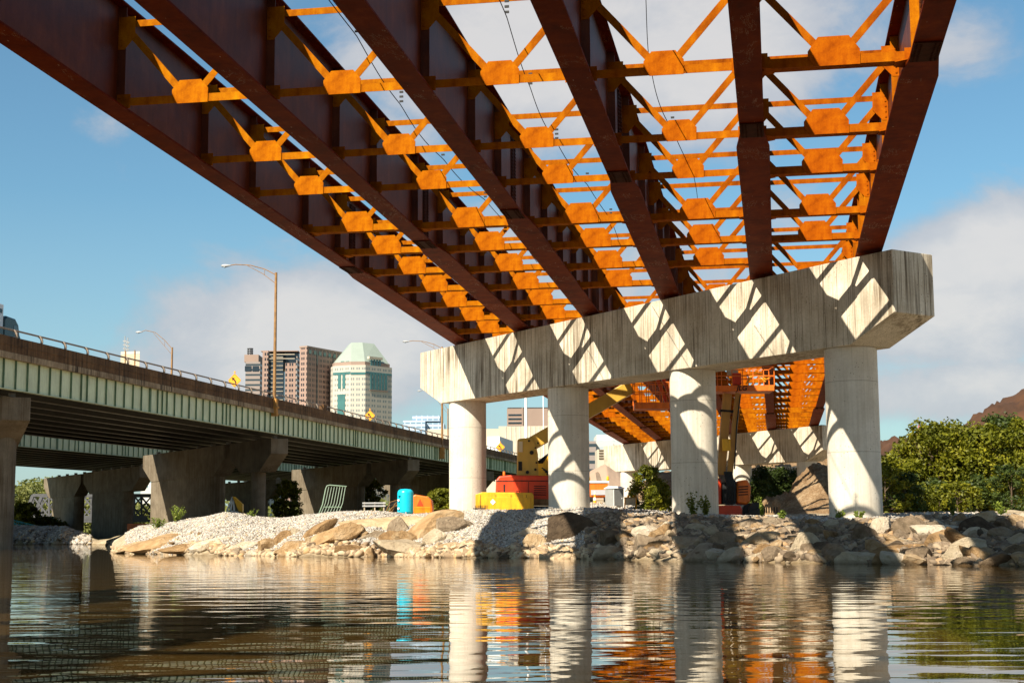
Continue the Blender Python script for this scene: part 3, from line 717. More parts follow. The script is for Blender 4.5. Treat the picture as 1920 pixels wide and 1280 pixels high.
# ================================================================== GRAVEL (stuff) AND BOULDERS (things)
def ico(sub):
    import bmesh
    bm = bmesh.new(); bmesh.ops.create_icosphere(bm, subdivisions=sub, radius=1.)
    V = np.array([v.co[:] for v in bm.verts]); Fc = np.array([[v.index for v in f.verts] for f in bm.faces]); bm.free(); return V, Fc
IV, IF = ico(1)
def px_at(X, Y): return 960+FPX*1.008*X/Y
shade_px = lambda x: 0
def stones(name, n, sampler, smin, smax, m='gravel', label=None, flat=.7):
    "n small stones lying on the ground, merged: nobody could count them"
    P = []; Sz = []
    while len(P) < n:
        r = sampler()
        if r is None: continue
        X, Y, k = r; z = gh(X, Y)
        if z < WATER-.05: continue
        P.append((X, Y, z)); Sz.append(random.uniform(smin, smax)*k)
    P = np.array(P); Sz = np.array(Sz); n = len(P)
    base = np.stack([IV*(1+rng.normal(0, .16, (len(IV), 1))) for _ in range(24)])
    pick = rng.integers(0, 24, n); B_ = base[pick]
    sc = Sz[:, None]*rng.uniform(.65, 1.25, (n, 3)); sc[:, 2] *= flat
    a = rng.uniform(0, 2*PI, n); ca, sa = np.cos(a)[:, None], np.sin(a)[:, None]
    q = B_*sc[:, None, :]; tl = rng.normal(0, .35, (n, 1)); 
    x = q[:, :, 0]*ca-q[:, :, 1]*sa; y = q[:, :, 0]*sa+q[:, :, 1]*ca; z = q[:, :, 2]+x*tl
    V = np.stack([x+P[:, 0:1], y+P[:, 1:2], z+P[:, 2:3]+Sz[:, None]*.25], -1).reshape(-1, 3)
    Fc = (IF[None]+np.arange(n)[:, None, None]*len(IV)).reshape(-1, 3)
    me = np_mesh(name, V, Fc, 3)
    at_ = me.attributes.new('tone', 'FLOAT', 'POINT'); at_.data.foreach_set('value', np.repeat(np.clip(rng.normal(.55, .26, n), 0, 1), len(IV)).astype(np.float32))
    o = link(name, me, m); o['kind'] = 'stuff'; o['category'] = 'gravel'
    if label: o['label'] = label
    return o
def samp(x0, x1, t0, t1, keep=lambda x, t: 1., k=lambda x, t: 1.):
    def f():
        x = random.uniform(x0, x1); u = uaz(x); ys = np.interp(u, shU, [q for _, q in SH]); L = np.interp(u, llU, [q for _, q in LL])
        t = random.uniform(t0, t1); Y = ys+t*L
        if random.random() > keep(x, t): return None
        return u*Y, Y, k(x, t)
    return f
stones('gravel', 78000, samp(236, 1560, .02, 1.3, lambda x, t: (1. if x < 1130 else (max(0., 1-(x-1130)/260) if t < .5 else .8))*(1 if t < .8 else .45)), .032, .064, label='pale crushed gravel covering the bank from the water to the piers')
stones('rubble', 13000, samp(1100, 2050, .0, .62), .05, .17, 'rubble', label='loose stones filling the gaps between the boulders on the right bank')
M['tanrubble'] = M['rubble'].copy()
for e, c in zip([n_ for n_ in M['tanrubble'].node_tree.nodes if n_.type == 'VALTORGB'][0].color_ramp.elements, ((.08, .05, .025), (.20, .13, .07), (.36, .25, .14), (.5, .4, .26), (.40, .25, .11))): e.color = (*c, 1)
stones('rubble', 2600, samp(200, 1150, -.01, .09, lambda x, t: (1-t/.1)*(.35+.65*(vn(x*.03, 2.) > -.05))), .07, .20, 'tanrubble', label='tan rubble along the foot of the gravel bank')
stones('gravel', 4000, samp(1500, 2050, .8, 1.8), .04, .09, label='gravel strip at the top of the right bank before the trees')
stones('gravel', 5000, samp(-40, 170, .0, 1.2), .10, .28, label='rubble along the far bank under the green bridges')
stones('gravel', 5000, samp(1090, 1260, 1.5, 7.), .05, .12, label='gravel on the yard behind the near pier')

def boulder_mesh(name, seed, sub=4, cuts=20, sx=1., sy=.8, sz=.65, slab=False):
    r = np.random.default_rng(seed); V, Fc = ico(sub); V = V.copy()
    for _ in range(cuts):
        d = r.normal(0, 1, 3); d /= np.linalg.norm(d); off = r.uniform(.5, .84)
        h = V@d; k = h > off; V[k] -= np.outer(h[k]-off, d)*r.uniform(.9, 1.)
    V *= np.array([sx, sy, sz])
    N = V/np.linalg.norm(V, axis=1, keepdims=True)
    for i, p in enumerate(V):
        q = Vector(p)*1.7+Vector((seed*3.1, 0, 0)); V[i] += N[i]*(noise.noise(q)*.04+noise.noise(q*3.3)*.022+noise.noise(q*9)*.014)
    me = np_mesh(name, V, Fc, 3); me.shade_smooth()
    try: me.set_sharp_from_angle(angle=math.radians(13))
    except Exception: pass
    return me
BM = [boulder_mesh('boulder_shape', k, 4, 20, 1, random.uniform(.6, .95), random.uniform(.5, .8)) for k in range(9)]
SM = [boulder_mesh('slab_shape', 40+k, 4, 9, 1, random.uniform(.55, .8), random.uniform(.22, .32)) for k in range(3)]
mats_b = ['rocktan', 'rockgrey', 'rockpale', 'rockdark']
BMM = {}
for mk in mats_b:
    for idx, me in enumerate(BM+SM):
        c = me.copy(); c.materials.clear(); c.materials.append(M[mk]); BMM[mk, idx] = c
def boulder(P, size, mk, idx, rot, label, group=None, sc=(1, 1, 1), name='boulder'):
    o = bpy.data.objects.new(name, BMM[mk, idx]); COL.objects.link(o); o.location = P; o.rotation_euler = rot; o.scale = (size*sc[0], size*sc[1], size*sc[2])
    return tag(o, label, 'boulder', group)
# the large named stones, measured in the photo: centre px, width px, height px
def big(x, y, wpx, hpx, mk, idx, rot, label, dY=0., thick=.8):
    u = uaz(x, y); ys = np.interp(u, shU, [q for _, q in SH]); L = np.interp(u, llU, [q for _, q in LL])
    best = None
    for k in range(60):                      # where the ground shows at this pixel height
        Y = ys+L*k/60*.8; z = gh(u*Y, Y); py = at(x, y, Y).z
        if best is None or abs(z-py) < best[0]: best = (abs(z-py), Y)
    Y = best[1]+dY; P = at(x, y, Y); mpp = Y/FPX
    boulder(P, 1, mk, idx, rot, label, None, (wpx*mpp*.82, wpx*mpp*.62*thick, hpx*mpp*(2.6 if idx >= 9 else 1.15)))
A = math.radians
big(626, 1006, 84, 34, 'rocktan', 9, (A(25), A(-30), A(10)), 'large tilted tan slab, steepest of the slabs at the waterline', -.8)
big(596, 1000, 60, 26, 'rocktan', 10, (A(10), A(-28), A(-15)), 'tan slab leaning behind the steep one at the waterline', .3)
big(720, 984, 140, 20, 'rocktan', 11, (A(6), A(-2), A(5)), 'long flat tan slab lying on top of the bank below the blue tank', .4, 1.)
big(752, 996, 34, 34, 'rockgrey', 2, (0, A(10), A(20)), 'rounded block under the right end of the flat slab')
big(810, 1000, 96, 44, 'rocktan', 3, (A(12), A(-18), A(12)), 'broad sloping tan boulder right of the flat slab')
big(810, 1018, 40, 34, 'rockpale', 6, (0, A(-35), 0), 'small upended pale block leaning on the broad boulder')
big(768, 1030, 110, 34, 'rockpale', 4, (A(8), A(8), A(30)), 'wide pale boulder at the waterline below the blue tank')
big(850, 996, 76, 30, 'rockgrey', 5, (0, A(6), A(40)), 'shaded grey-brown boulder on the gravel before the first column')
big(452, 1028, 60, 24, 'rockpale', 7, (0, A(-12), 0), 'cream boulder at the waterline below the gravel slope on the left')
big(505, 1026, 44, 22, 'rocktan', 1, (0, A(8), A(20)), 'tan boulder beside the cream one at the waterline')
big(556, 1032, 46, 30, 'rocktan', 2, (0, A(-30), A(20)), 'small leaning tan boulder left of the big slabs')
big(300, 1018, 110, 26, 'rocktan', 4, (A(6), A(-12), A(5)), 'long low tan rock sloping into the water at the gravel tip')
big(248, 1028, 70, 14, 'rocktan', 3, (0, A(-6), A(5)), 'lowest flat tan rock at the very tip of the bank')
big(352, 1030, 70, 18, 'rocktan', 6, (0, A(4), A(15)), 'low tan rock at the foot of the left gravel slope')
big(1010, 1022, 38, 34, 'rocktan', 8, (0, A(10), 0), 'tan block at the waterline beside the shadow edge')
big(1066, 1008, 76, 52, 'rockdark', 5, (0, A(5), A(10)), 'big dark pitted boulder in the shade below the second column')
big(985, 1002, 50, 24, 'rockpale', 7, (0, A(-8), A(20)), 'pale flat rock above the tan block by the shadow edge')
big(1095, 990, 60, 24, 'rockgrey', 2, (0, A(4), A(20)), 'grey boulder in shade on top of the dark pitted one')
big(1150, 1020, 60, 34, 'rockgrey', 1, (0, A(18), A(20)), 'shaded brown slab right of the dark pitted boulder')
big(1246, 1026, 62, 34, 'rocktan', 0, (0, A(-12), A(10)), 'angular tan boulder left of the gap in the riprap')
big(1300, 1022, 66, 34, 'rockgrey', 4, (0, A(14), A(-10)), 'long brown boulder in front of the third column')
big(1350, 1024, 54, 46, 'rockgrey', 6, (0, A(5), 0), 'tall blunt grey boulder in front of the third column')
big(1306, 1041, 50, 20, 'rocktan', 7, (0, 0, 0), 'low tan boulder half in the water')
big(1432, 1020, 60, 44, 'rocktan', 8, (A(10), A(-30), 0), 'pointed tan boulder with a dark underside near mid riprap')
big(1463, 1042, 56, 28, 'rocktan', 2, (0, A(-10), 0), 'sunlit wedge boulder at the waterline')
big(1506, 1036, 46, 44, 'rockpale', 5, (0, A(30), 0), 'smooth upright pale boulder at the waterline')
big(1400, 990, 40, 24, 'rockgrey', 3, (0, A(10), 0), 'rounded brown boulder high on the bank between columns three and four')
big(1640, 1000, 90, 20, 'rockgrey', 9, (0, A(-3), 0), 'long flat brown slab in front of the fourth column')
big(1590, 990, 56, 24, 'rocktan', 4, (0, A(-14), 0), 'tan boulder leaning before the fourth column')
big(1700, 1035, 120, 34, 'rocktan', 0, (0, A(-6), A(12)), 'very wide low tan boulder at the waterline right of the fourth column')
big(1755, 1000, 90, 24, 'rockpale', 11, (0, A(3), A(8)), 'pale flat slab on the bank right of the fourth column')
big(1820, 1030, 90, 22, 'rocktan', 10, (0, A(40), A(5)), 'narrow tan slab sliding steeply down into the water')
big(1845, 1000, 60, 40, 'rockdark', 2, (0, A(10), 0), 'dark wedge boulder beside the sliding slab')
big(668, 1000, 40, 40, 'rocktan', 4, (0, A(20), A(10)), 'upright broken block under the left end of the flat slab', -.3)
big(700, 1008, 60, 26, 'rockgrey', 7, (0, A(-6), A(20)), 'brown boulder in the dark hollow below the flat slab', .2)
big(660, 1034, 60, 14, 'rocktan', 5, (0, A(3), A(10)), 'low tan stone at the waterline under the steep slab')
big(735, 1012, 40, 30, 'rocktan', 8, (0, A(-15), A(-20)), 'short tan block standing in front of the flat slab', -.3)
big(772, 1012, 56, 28, 'rocktan', 0, (A(10), A(14), A(30)), 'cracked tan block left of the upended pale one', -.2)
big(835, 1030, 44, 20, 'rocktan', 6, (0, A(-8), A(10)), 'small tan boulder at the waterline left of the shadow')
big(395, 1020, 60, 22, 'rockpale', 0, (0, A(-16), A(10)), 'pale boulder low on the left gravel slope')
big(528, 1014, 40, 20, 'rocktan', 3, (0, A(-20), A(10)), 'tan boulder half sunk in gravel left of the slabs')
zones = [(235, 560, 26, 'tan', 'on the left gravel bank'), (560, 870, 22, 'tan', 'among the big slabs below the blue tank'), (870, 1130, 14, 'grey', 'in the gravel below the second column'),
         (1130, 1300, 52, 'tan', 'in the riprap between columns two and three'), (1300, 1520, 76, 'tan', 'in the riprap between columns three and four'),
         (1520, 1700, 58, 'tan', 'in the riprap below the fourth column'), (1700, 1990, 78, 'tan', 'in the riprap at the right side of the river bank')]
nb = 0; seen = {}
for x0, x1, n, tone, where in zones:
    for k in range(n):
        x = random.uniform(x0, x1); t = random.random()**1.25*.55+.0 if x > 1130 else random.random()**2.5*.35
        u = uaz(x); ys = np.interp(u, shU, [q for _, q in SH]); L = np.interp(u, llU, [q for _, q in LL]); Y = ys+t*L
        sz = (random.uniform(.2, .52)*(1.2 if random.random() < .25 else .9) if x > 1130 else random.uniform(.13, .36))*(1.15-.6*t)
        X = u*Y; z = gh(X, Y)+sz*.12
        mk = random.choices(mats_b, (4, 4, 3, 1.2) if x > 1130 else (6, 1, 3, .5))[0]
        idx = random.randrange(12)
        word = {'rocktan': 'tan', 'rockgrey': 'grey-brown', 'rockpale': 'pale', 'rockdark': 'dark'}[mk]
        row = 'at the waterline' if t < .12 else 'midway up the bank' if t < .33 else 'high on the bank'
        marks = [(240, 'by the gravel tip'), (330, 'by the bright weeds'), (450, 'below the left round column'), (600, 'left of the big tilted slab'), (700, 'under the leaning gate'), (800, 'below the cyan tank'), (885, 'below the first new column'), (980, 'below the yellow lift'),
                 (1067, 'below the second column'), (1150, 'below the portable toilet'), (1230, 'left of the third column'), (1300, 'below the third column'), (1385, 'below the orange-red lift'), (1460, 'left of the dirt mound'), (1530, 'left of the fourth column'),
                 (1600, 'below the fourth column'), (1680, 'right of the fourth column'), (1770, 'below the pointed olive tree'), (1850, 'below the broad olive tree'), (1930, 'near the right edge')]
        mark = min(marks, key=lambda q: abs(q[0]-x))[1]; shp = 'flat' if idx >= 9 else ('blocky', 'rounded', 'angular')[idx % 3]
        lab = ('large ' if sz > .45 else 'medium ' if sz > .3 else 'small ')+shp+' '+word+' boulder '+row+', '+mark
        if lab in seen: seen[lab] += 1; lab = lab.replace(' boulder ', ' boulder, '+['', 'tilted', 'partly buried', 'half hidden'][min(3, seen[lab])]+', ')
        else: seen[lab] = 0
        boulder((X, Y, z), sz, mk, idx, (random.uniform(-.5, .5), random.uniform(-.5, .5), random.uniform(0, 6.28)), lab, 'boulders '+where, (random.uniform(.85, 1.25), random.uniform(.8, 1.1), random.uniform(.75, 1.1)))

# ================================================================== VEGETATION
def leaves(mb_v, mb_f, c, r, n, ls, flat=.8):
    for _ in range(n):
        d = Vector((random.gauss(0, 1), random.gauss(0, 1), random.gauss(0, 1))).normalized()*r*random.random()**.45
        d.z *= flat; p = c+d; a = Vector((random.gauss(0, 1), random.gauss(0, 1), random.gauss(0, .6))).normalized(); b = a.orthogonal().normalized(); b.rotate(Matrix.Rotation(random.random()*6.28, 3, a))
        s = ls*random.uniform(.6, 1.3); q = a*s; e = b*s*.55; o = len(mb_v)
        mb_v += [tuple(p-q), tuple(p+e-q*.1), tuple(p+q), tuple(p-e-q*.1)]; mb_f.append((o, o+1, o+2, o+3))
def tree_meshes(h, rad, ls, nclump, nleaf, low=.12, seed=1):
    random.seed(seed); tr = MB(); top = Vector((random.uniform(-.2, .2), 0, h*.8))
    tr.tube([(0, 0, -.6), (.03*h, 0, h*.3), top], [h*.028, h*.02, h*.006], 7)
    V, Fc = [], []
    cl = []
    for k in range(nclump):
        t = random.random()**.8; z = h*(low+(1-low)*t); rr = rad*math.sqrt(max(.04, 1-((t-.42)/.62)**2))*random.uniform(.55, 1.12); a = random.random()*6.28
        if random.random() < .25: rr *= .5
        cl.append(Vector((rr*math.cos(a), rr*math.sin(a), z-h*.04)))
    for c in cl[::5]:
        base = Vector((.02*h, 0, max(.1*h, c.z*.55))); tr.tube([base, (base+c)/2+Vector((0, 0, -.04*h)), c], [h*.011, h*.007, h*.002], 5)
    for c in cl: leaves(V, Fc, c, rad*random.uniform(.2, .36), nleaf, ls)
    return tr, V, Fc
def add_tree(P, h, rad, ls, nclump, nleaf, m, label, name='tree', cat='tree', group=None, seed=1, low=.12):
    tr, V, Fc = tree_meshes(h, rad, ls, nclump, nleaf, low, seed)
    r = thing(name, label, cat, P, random.random()*6.28, group); tr.build('trunk', 'bark', r)
    me = np_mesh('crown', np.array(V), np.array(Fc), 4); link('crown', me, m, r); return r
def gpos(x, Y): u = uaz(x); return Vector((u*Y, Y, gh(u*Y, Y)))
rt = [(1676, 106, 848, 'leftmost tree of the right bank, half behind the fourth column', 'leaf'), (1722, 100, 812, 'olive tree second from the fourth column on the right bank', 'leaf'), (1764, 96, 782, 'tallest pointed olive tree of the right bank, a thin twig on top', 'leaf'),
      (1808, 99, 800, 'round olive tree in the middle of the right bank trees', 'leaf'), (1852, 95, 788, 'broad olive tree below the brown hill', 'leaf'), (1893, 101, 768, 'dark-topped tree near the right edge of the view', 'leafdark'),
      (1935, 95, 775, 'tree cut by the right edge of the view', 'leaf'), (1985, 99, 770, 'last tree of the right bank row, mostly outside the view', 'leaf')]
for k, (x, Y, yt, lab, mk) in enumerate(rt):
    P = gpos(x, Y); h = at(x, yt, Y).z-P.z
    add_tree(P-Vector((0, 0, .3)), h, 1.9+.3*(k % 3), .14, 120, 75, mk, lab, group='trees on the right bank', seed=50+k, low=.02)
for k in range(9):
    x = 1662+k*34; P = gpos(x, 90+random.uniform(-2, 2))
    add_tree(P, random.uniform(1.6, 3.0), 1.35, .10, 34, 60, 'leafdark' if k % 2 else 'leaf', ['dark', 'olive'][(k+1) % 2]+' low bush below the right bank trees, '+['against the fourth column', 'second from the column', 'third from the column', 'left of the pointed tree', 'under the pointed tree', 'right of the pointed tree', 'under the broad tree', 'second from the frame edge', 'at the frame edge'][k], 'bush', 'bush', 'low bushes at the foot of the right bank trees', seed=80+k, low=.0)
for k, (x, Y, yt, rad, mk, lab) in enumerate([(537, 188, 900, 1.75, 'leaf', 'dark tree between the two broad pier stems under the green bridge'), 
        (703, 232, 893, 1.75, 'leaf', 'dark tree behind the guard rail left of the blue tank'), (828, 100, 918, .9, 'leaf', 'bright green bush left of the first new column'), (812, 106, 928, .9, 'leaf', 'low green bush behind the orange compressor'),
        (1216, 118, 872, 1.35, 'leaf', 'light green bush between columns two and three'), (1238, 112, 905, 1.0, 'leaf', 'small green bush at the left edge of the third column'), (1440, 150, 876, 2.4, 'leafdark', 'dark bush below the pale wall between columns three and four'),
        (1478, 146, 880, 2.2, 'leafdark', 'dark bush beside the far pier column at the dirt mound'), (1415, 140, 895, 1.5, 'leafdark', 'dark bush right of the second lift')]):
    P = gpos(x, Y); h = at(x, yt, Y).z-P.z
    add_tree(P, h, rad, .085*Y/100, 95, 80, mk, lab, 'bush', 'bush', seed=120+k, low=.0)
for k, (x, Y, yt, rad, mk, lab) in enumerate([(60, 300, 905, 6.5, 'leafpale', 'pale yellowish tree behind the truss bridge at the left edge'), (95, 330, 898, 7, 'leafpale', 'tallest pale tree behind the truss bridge'), (25, 290, 912, 6, 'leafpale', 'pale tree cut by the leftmost column'),
        (135, 320, 925, 6, 'leafpale', 'pale tree seen through the truss beside the pale pier'), (45, 225, 945, 2.4, 'leaf', 'dark green round tree in front of the truss bridge'), (78, 230, 972, 3.0, 'leaf', 'low green shrub under the end of the truss'),
        (170, 300, 940, 5, 'leafpale', 'pale tree between the two hammerhead piers'), (262, 330, 948, 5, 'leafpale', 'pale tree behind the truss near the gravel tip'), (205, 320, 948, 5, 'leafpale', 'pale tree hidden behind the dark hammerhead pier')]):
    P = gpos(x, Y); h = at(x, yt, Y).z-P.z
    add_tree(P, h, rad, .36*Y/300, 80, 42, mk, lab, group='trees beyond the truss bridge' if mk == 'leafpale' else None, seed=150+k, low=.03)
V, Fc = [], []                                      # far wooded skyline hiding the horizon
random.seed(5)
for k in range(900):
    x = random.uniform(-400, 2300); Y = random.uniform(430, 560)
    if 1550 < x < 2400: continue
    u = uaz(x); z = gh(u*Y, Y); leaves(V, Fc, Vector((u*Y, Y, z+random.uniform(0, 7))), 5, 26, 1.0)
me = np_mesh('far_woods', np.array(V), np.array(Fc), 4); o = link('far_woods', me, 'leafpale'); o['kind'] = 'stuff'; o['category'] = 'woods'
def weed(x, ybase, Y, h, n, label, m='weed', spread=.3):
    P = gpos(x, Y) if Y else None
    r = thing('weed', label, 'weed', P, 0, None); V, Fc = [], []; st = MB()
    for k in range(n):
        a = random.random()*6.28; tip = Vector((math.cos(a)*spread*random.random(), math.sin(a)*spread*random.random(), h*random.uniform(.5, 1.)))
        st.tube([(0+tip.x*.2, tip.y*.2, -.05), tip*.55, tip], [.006, .005, .003], 4)
        for j in range(7): leaves(V, Fc, tip*(.25+.75*j/6), .05, 3, .05)
    st.build('stem', 'weed', r); link('leaf', np_mesh('leaf', np.array(V), np.array(Fc), 4), m, r)
def ysl(x, t): 
    u = uaz(x); return float(np.interp(u, shU, [q for _, q in SH])+t*np.interp(u, llU, [q for _, q in LL]))
weed(330, 0, ysl(330, .75), .9, 26, 'bright yellow-green weed clump on top of the left gravel bank', spread=.8)
weed(296, 0, ysl(296, .55), .6, 20, 'smaller weed clump low on the left bank', spread=.6)
weed(472, 0, ysl(472, .9), .5, 8, 'single small weed by the round column on the left')
weed(1300, 0, ysl(1300, .72), .85, 16, 'tall green weed in front of the third column', 'leaf', .35)
weed(1325, 0, ysl(1325, .68), .7, 14, 'second green weed right of the tall one at the third column', 'leaf', .35)
weed(1429, 0, ysl(1429, .8), .75, 7, 'slender yellow-green weed between columns three and four', spread=.12)
weed(1468, 0, ysl(1468, .65), .35, 7, 'tiny weed in the gravel between columns three and four', spread=.15)
weed(1575, 0, 50.9, .4, 10, 'dry weed against the foot of the fourth column, left', spread=.25)
weed(1612, 0, 50.7, .35, 10, 'dry weed against the foot of the fourth column, right', spread=.25)
weed(1788, 0, ysl(1788, .85), .6, 9, 'green weed among boulders below the right bank trees', 'leaf', .25)
weed(1880, 0, ysl(1880, 1.1), .5, 9, 'pale weed near the right edge of the bank', spread=.25)

# ================================================================== LAMPS, SIGNS, TRAFFIC ON THE OLD BRIDGE
def Yw(x, w): return w/(uaz(x)*math.cos(PHI)-math.sin(PHI))
def lamp(xp, yt, yb, xh, yh, Y, label, ped=False, r=.13):
    top = at(xp, yt, Y); base = at(xp, yb, Y); base.x = top.x
    root = thing('street_lamp', label, 'street lamp', base, 0, 'lamps on the old bridge'); h = top.z-base.z; L = (xp-xh)*Y/FPX; dz = (yt-yh)*Y/FPX
    d = Vector((-math.cos(PHI), math.sin(PHI), 0))*(L/math.cos(PHI))
    MB().tube([(0, 0, 0), (0, 0, h)], [r*1.35, r], 12).build('pole', 'pole', root, smooth=True)
    a = MB(); up = [Vector((0, 0, h-.25)), Vector((0, 0, h))+d*.22+Vector((0, 0, dz*.45)), d*.5+Vector((0, 0, h+dz*.95)), d*.78+Vector((0, 0, h+dz*1.1)), d*.9+Vector((0, 0, h+dz))]
    a.tube(up, .045, 6); a.tube([Vector((0, 0, h-1.15)), d*.25+Vector((0, 0, h-.35+dz*.3)), d*.55+Vector((0, 0, h+dz*.92))], .03, 6); a.tube([d*.22+Vector((0, 0, h+dz*.42)), d*.22+Vector((0, 0, h-.46+dz*.3))], .025, 5)
    a.build('arm', 'pole', root)
    hd = MB(); c = d*.97+Vector((0, 0, h+dz)); n = d.normalized()
    prof = [(-.55, .05), (-.35, .11), (0, .17), (.3, .15), (.48, .06)]
    hd.tube([c-n*p[0]*-1 for p in prof], [p[1] for p in prof], 10); hd.build('lamp_head', 'greypole', root, smooth=True)
    ln = MB(); ln.lathe([(.03, -.22), (.12, -.18), (.16, -.06)], c+n*.1, 12); ln.build('lens', 'lampglass', root, smooth=True)
    if ped:
        p = MB(); p.box(-.32, .32, -.3, .3, -1.55, -.02); p.box(-.38, .38, -.36, .36, -1.0, -.75); p.box(-.40, .40, -.38, .38, -.95, -.80); p.box(-.36, .36, -.33, .33, -1.75, -1.5); p.build('pedestal', 'pedestal', root, rotz=-PHI, bevel=.02)
    return root
lamp(517.7, 511, 747, 415, 494, Yw(513, -49.55), 'tallest street lamp, brown pole on an ochre pedestal before the brown towers', True)
lamp(323, 651, 712, 254, 620, 226, 'small far street lamp between the sign back and the orange arrow sign')
lamp(829, 650, 838, 757, 638, Yw(829, -49.55), 'street lamp half hidden by the left end of the new pier cap', True)
lamp(840, 766, 850, 784, 731, 330, 'faint far lamp under the left end of the new pier cap')
def diamond(x, y, wpx, Y, label, group='orange diamond warning signs'):
    c = at(x, y, Y); r = wpx/2*Y/FPX; root = thing('warning_sign', label, 'sign', c-Vector((0, 0, r+.5)), -PHI, group); h = r+.5
    k = r*.10; pts = []
    for a in range(4):
        t = a*PI/2; e = Vector((math.cos(t), math.sin(t))); f = Vector((-e.y, e.x)); pts += [(e*(r-k)-f*k), (e*(r-k)+f*k)]
    mb = MB(); mb.prism([(p.x, p.y+h) for p in pts], -.03, .0); mb.build('sheet', 'signor', root)
    bd = MB()
    for a in range(4):
        t0, t1 = a*PI/2, (a+1)*PI/2; p = Vector((math.cos(t0)*r*.9, -.032, math.sin(t0)*r*.9+h)); q = Vector((math.cos(t1)*r*.9, -.032, math.sin(t1)*r*.9+h)); bd.bar(p, q, .02, .004, up=(0, 1, 0))
    bd.build('border', 'hole', root)
    MB().box(-.05, .05, .002, .08, -.5, h+r*.9).build('post', 'greypole', root)
    ar = MB(); s_ = r/.65
    ar.bar((.16*s_, -.036, h-.30*s_), (.04*s_, -.036, h-.02*s_), .012, .12*s_, up=(1, 0, 0)); ar.bar((.06*s_, -.036, h-.05*s_), (-.12*s_, -.036, h+.14*s_), .012, .12*s_, up=(1, 0, 0))
    ar.prism([(-.26*s_, h+.27*s_), (.02*s_, h+.22*s_), (-.20*s_, h-.02*s_)], -.042, -.032); ar.build('arrow', 'hole', root)
    MB().box(-.06, .06, -.05, .05, h+r, h+r+.2).build('flasher', 'signor', root)
    return root
diamond(440, 713, 27, Yw(440, -50.6), 'orange diamond sign with a bent black arrow, left of the tall lamp')
diamond(693.5, 779, 21, Yw(693, -50.6), 'orange diamond sign in front of the green-roofed white tower')
diamond(938, 838, 18, Yw(938, -50.6), 'orange diamond sign in front of the grey trailer')
# back of a ribbed road sign and two antennas
c = at(244, 677, 175); root = thing('road_sign', 'back of a large ribbed pale sign rising over the parapet on the left', 'sign', c-Vector((0, 0, 2.2)), -PHI)
w2 = 19*175/FPX
for k in range(7): MB().box(-w2, w2, -.04, .0, 1.0+k*.34, 1.3+k*.34).build('plank', 'paleconc' if k == 6 else 'beige', root)
MB().box(-w2*.55, -w2*.45, -.12, -.045, 0, 3.5).build('post', 'pole', root); MB().box(w2*.45, w2*.55, -.12, -.045, 0, 3.5).build('post', 'pole', root)
for x, yt, lab in ((232.5, 630, 'taller of two thin antenna masts above the ribbed sign'), (238, 633, 'shorter thin antenna mast above the ribbed sign')):
    p = at(x, yt, 420); q = at(x, 700, 420); mb = MB(); mb.tube([(0, 0, 0), (0, 0, p.z-q.z)], .13, 5)
    for k in range(5): mb.box(-.5, .5, -.1, .1, (p.z-q.z)*(.45+.1*k), (p.z-q.z)*(.45+.1*k)+.35)
    o = mb.build('antenna_mast', 'greypole'); o.location = q; tag(o, lab, 'antenna')
# block on the parapet
p = at(606, 771, Yw(606, -49.8)); o = MB().box(-.25, .25, -.65, .65, -.9, .75).build('parapet_post', 'parapet', bevel=.03); o.location = p; o.rotation_euler.z = -PHI; tag(o, 'raised stained concrete block on the parapet left of the white tower', 'parapet block')
# truck at the left edge
def onbridge(w, v, z=2.37): return bw(w, v, zL(v)+z)
r = thing('semi_truck', 'white semi truck with green stripe and dark cab at the left edge of the view', 'truck', onbridge(-55, 97.9), PI/2-PHI)
tr = MB(); tr.box(-14.0, -.9, -1.28, 1.28, 1.15, 4.25); t_ = tr.build('trailer', 'white', r, bevel=.05)
MB().box(-14.0, -.9, -1.30, -1.285, 1.25, 2.1).build('stripe', 'greenstripe', t_); MB().box(-14.0, -.9, -1.30, -1.285, 2.12, 2.55).build('stripe', 'cabdark', t_); MB().box(-1.9, -1.1, -1.30, -1.285, 3.6, 3.9).build('logo', 'cabdark', t_)
MB().prism([(-.6, .6), (1.7, .6), (2.0, 1.2), (1.95, 2.1), (1.7, 2.4), (1.5, 3.1), (1.0, 3.5), (-.2, 3.55), (-.6, 3.3)], -1.2, 1.2).build('cab', 'cabdark', r, bevel=.12)
MB().prism([(.7, 2.35), (1.4, 2.35), (1.25, 3.0), (.75, 3.0)], -1.215, 1.215).build('window', 'glassdark', r)
for x in (-12.5, -11.2, -.2, 1.2):
    for sy in (-1.2, .9): MB().tube([(x, sy, .5), (x, sy+.3, .5)], .5, 18).build('wheel', 'black', r)
def semi(Pt, label, L=15, rot=0, mside='greytr', top=4.2):
    r = thing('semi_trailer', label, 'truck', Pt, rot); t_ = MB().box(-L, 0, -1.28, 1.28, 1.1, top).build('trailer', mside, r, bevel=.04)
    MB().box(.001, .03, -1.24, 1.24, 1.15, top-.05).build('front_panel', 'white', t_)
    for x in (-L+1, -L+2.3, -1.5):
        for sy in (-1.2, .9): MB().tube([(x, sy, .5), (x, sy+.3, .5)], .5, 14).build('wheel', 'black', r)
    return r
semi(onbridge(-55.3, 292), 'grey-sided semi trailer with white front, behind the arrow sign between column one and the lift', 15, PI/2-PHI+PI, top=5.2)

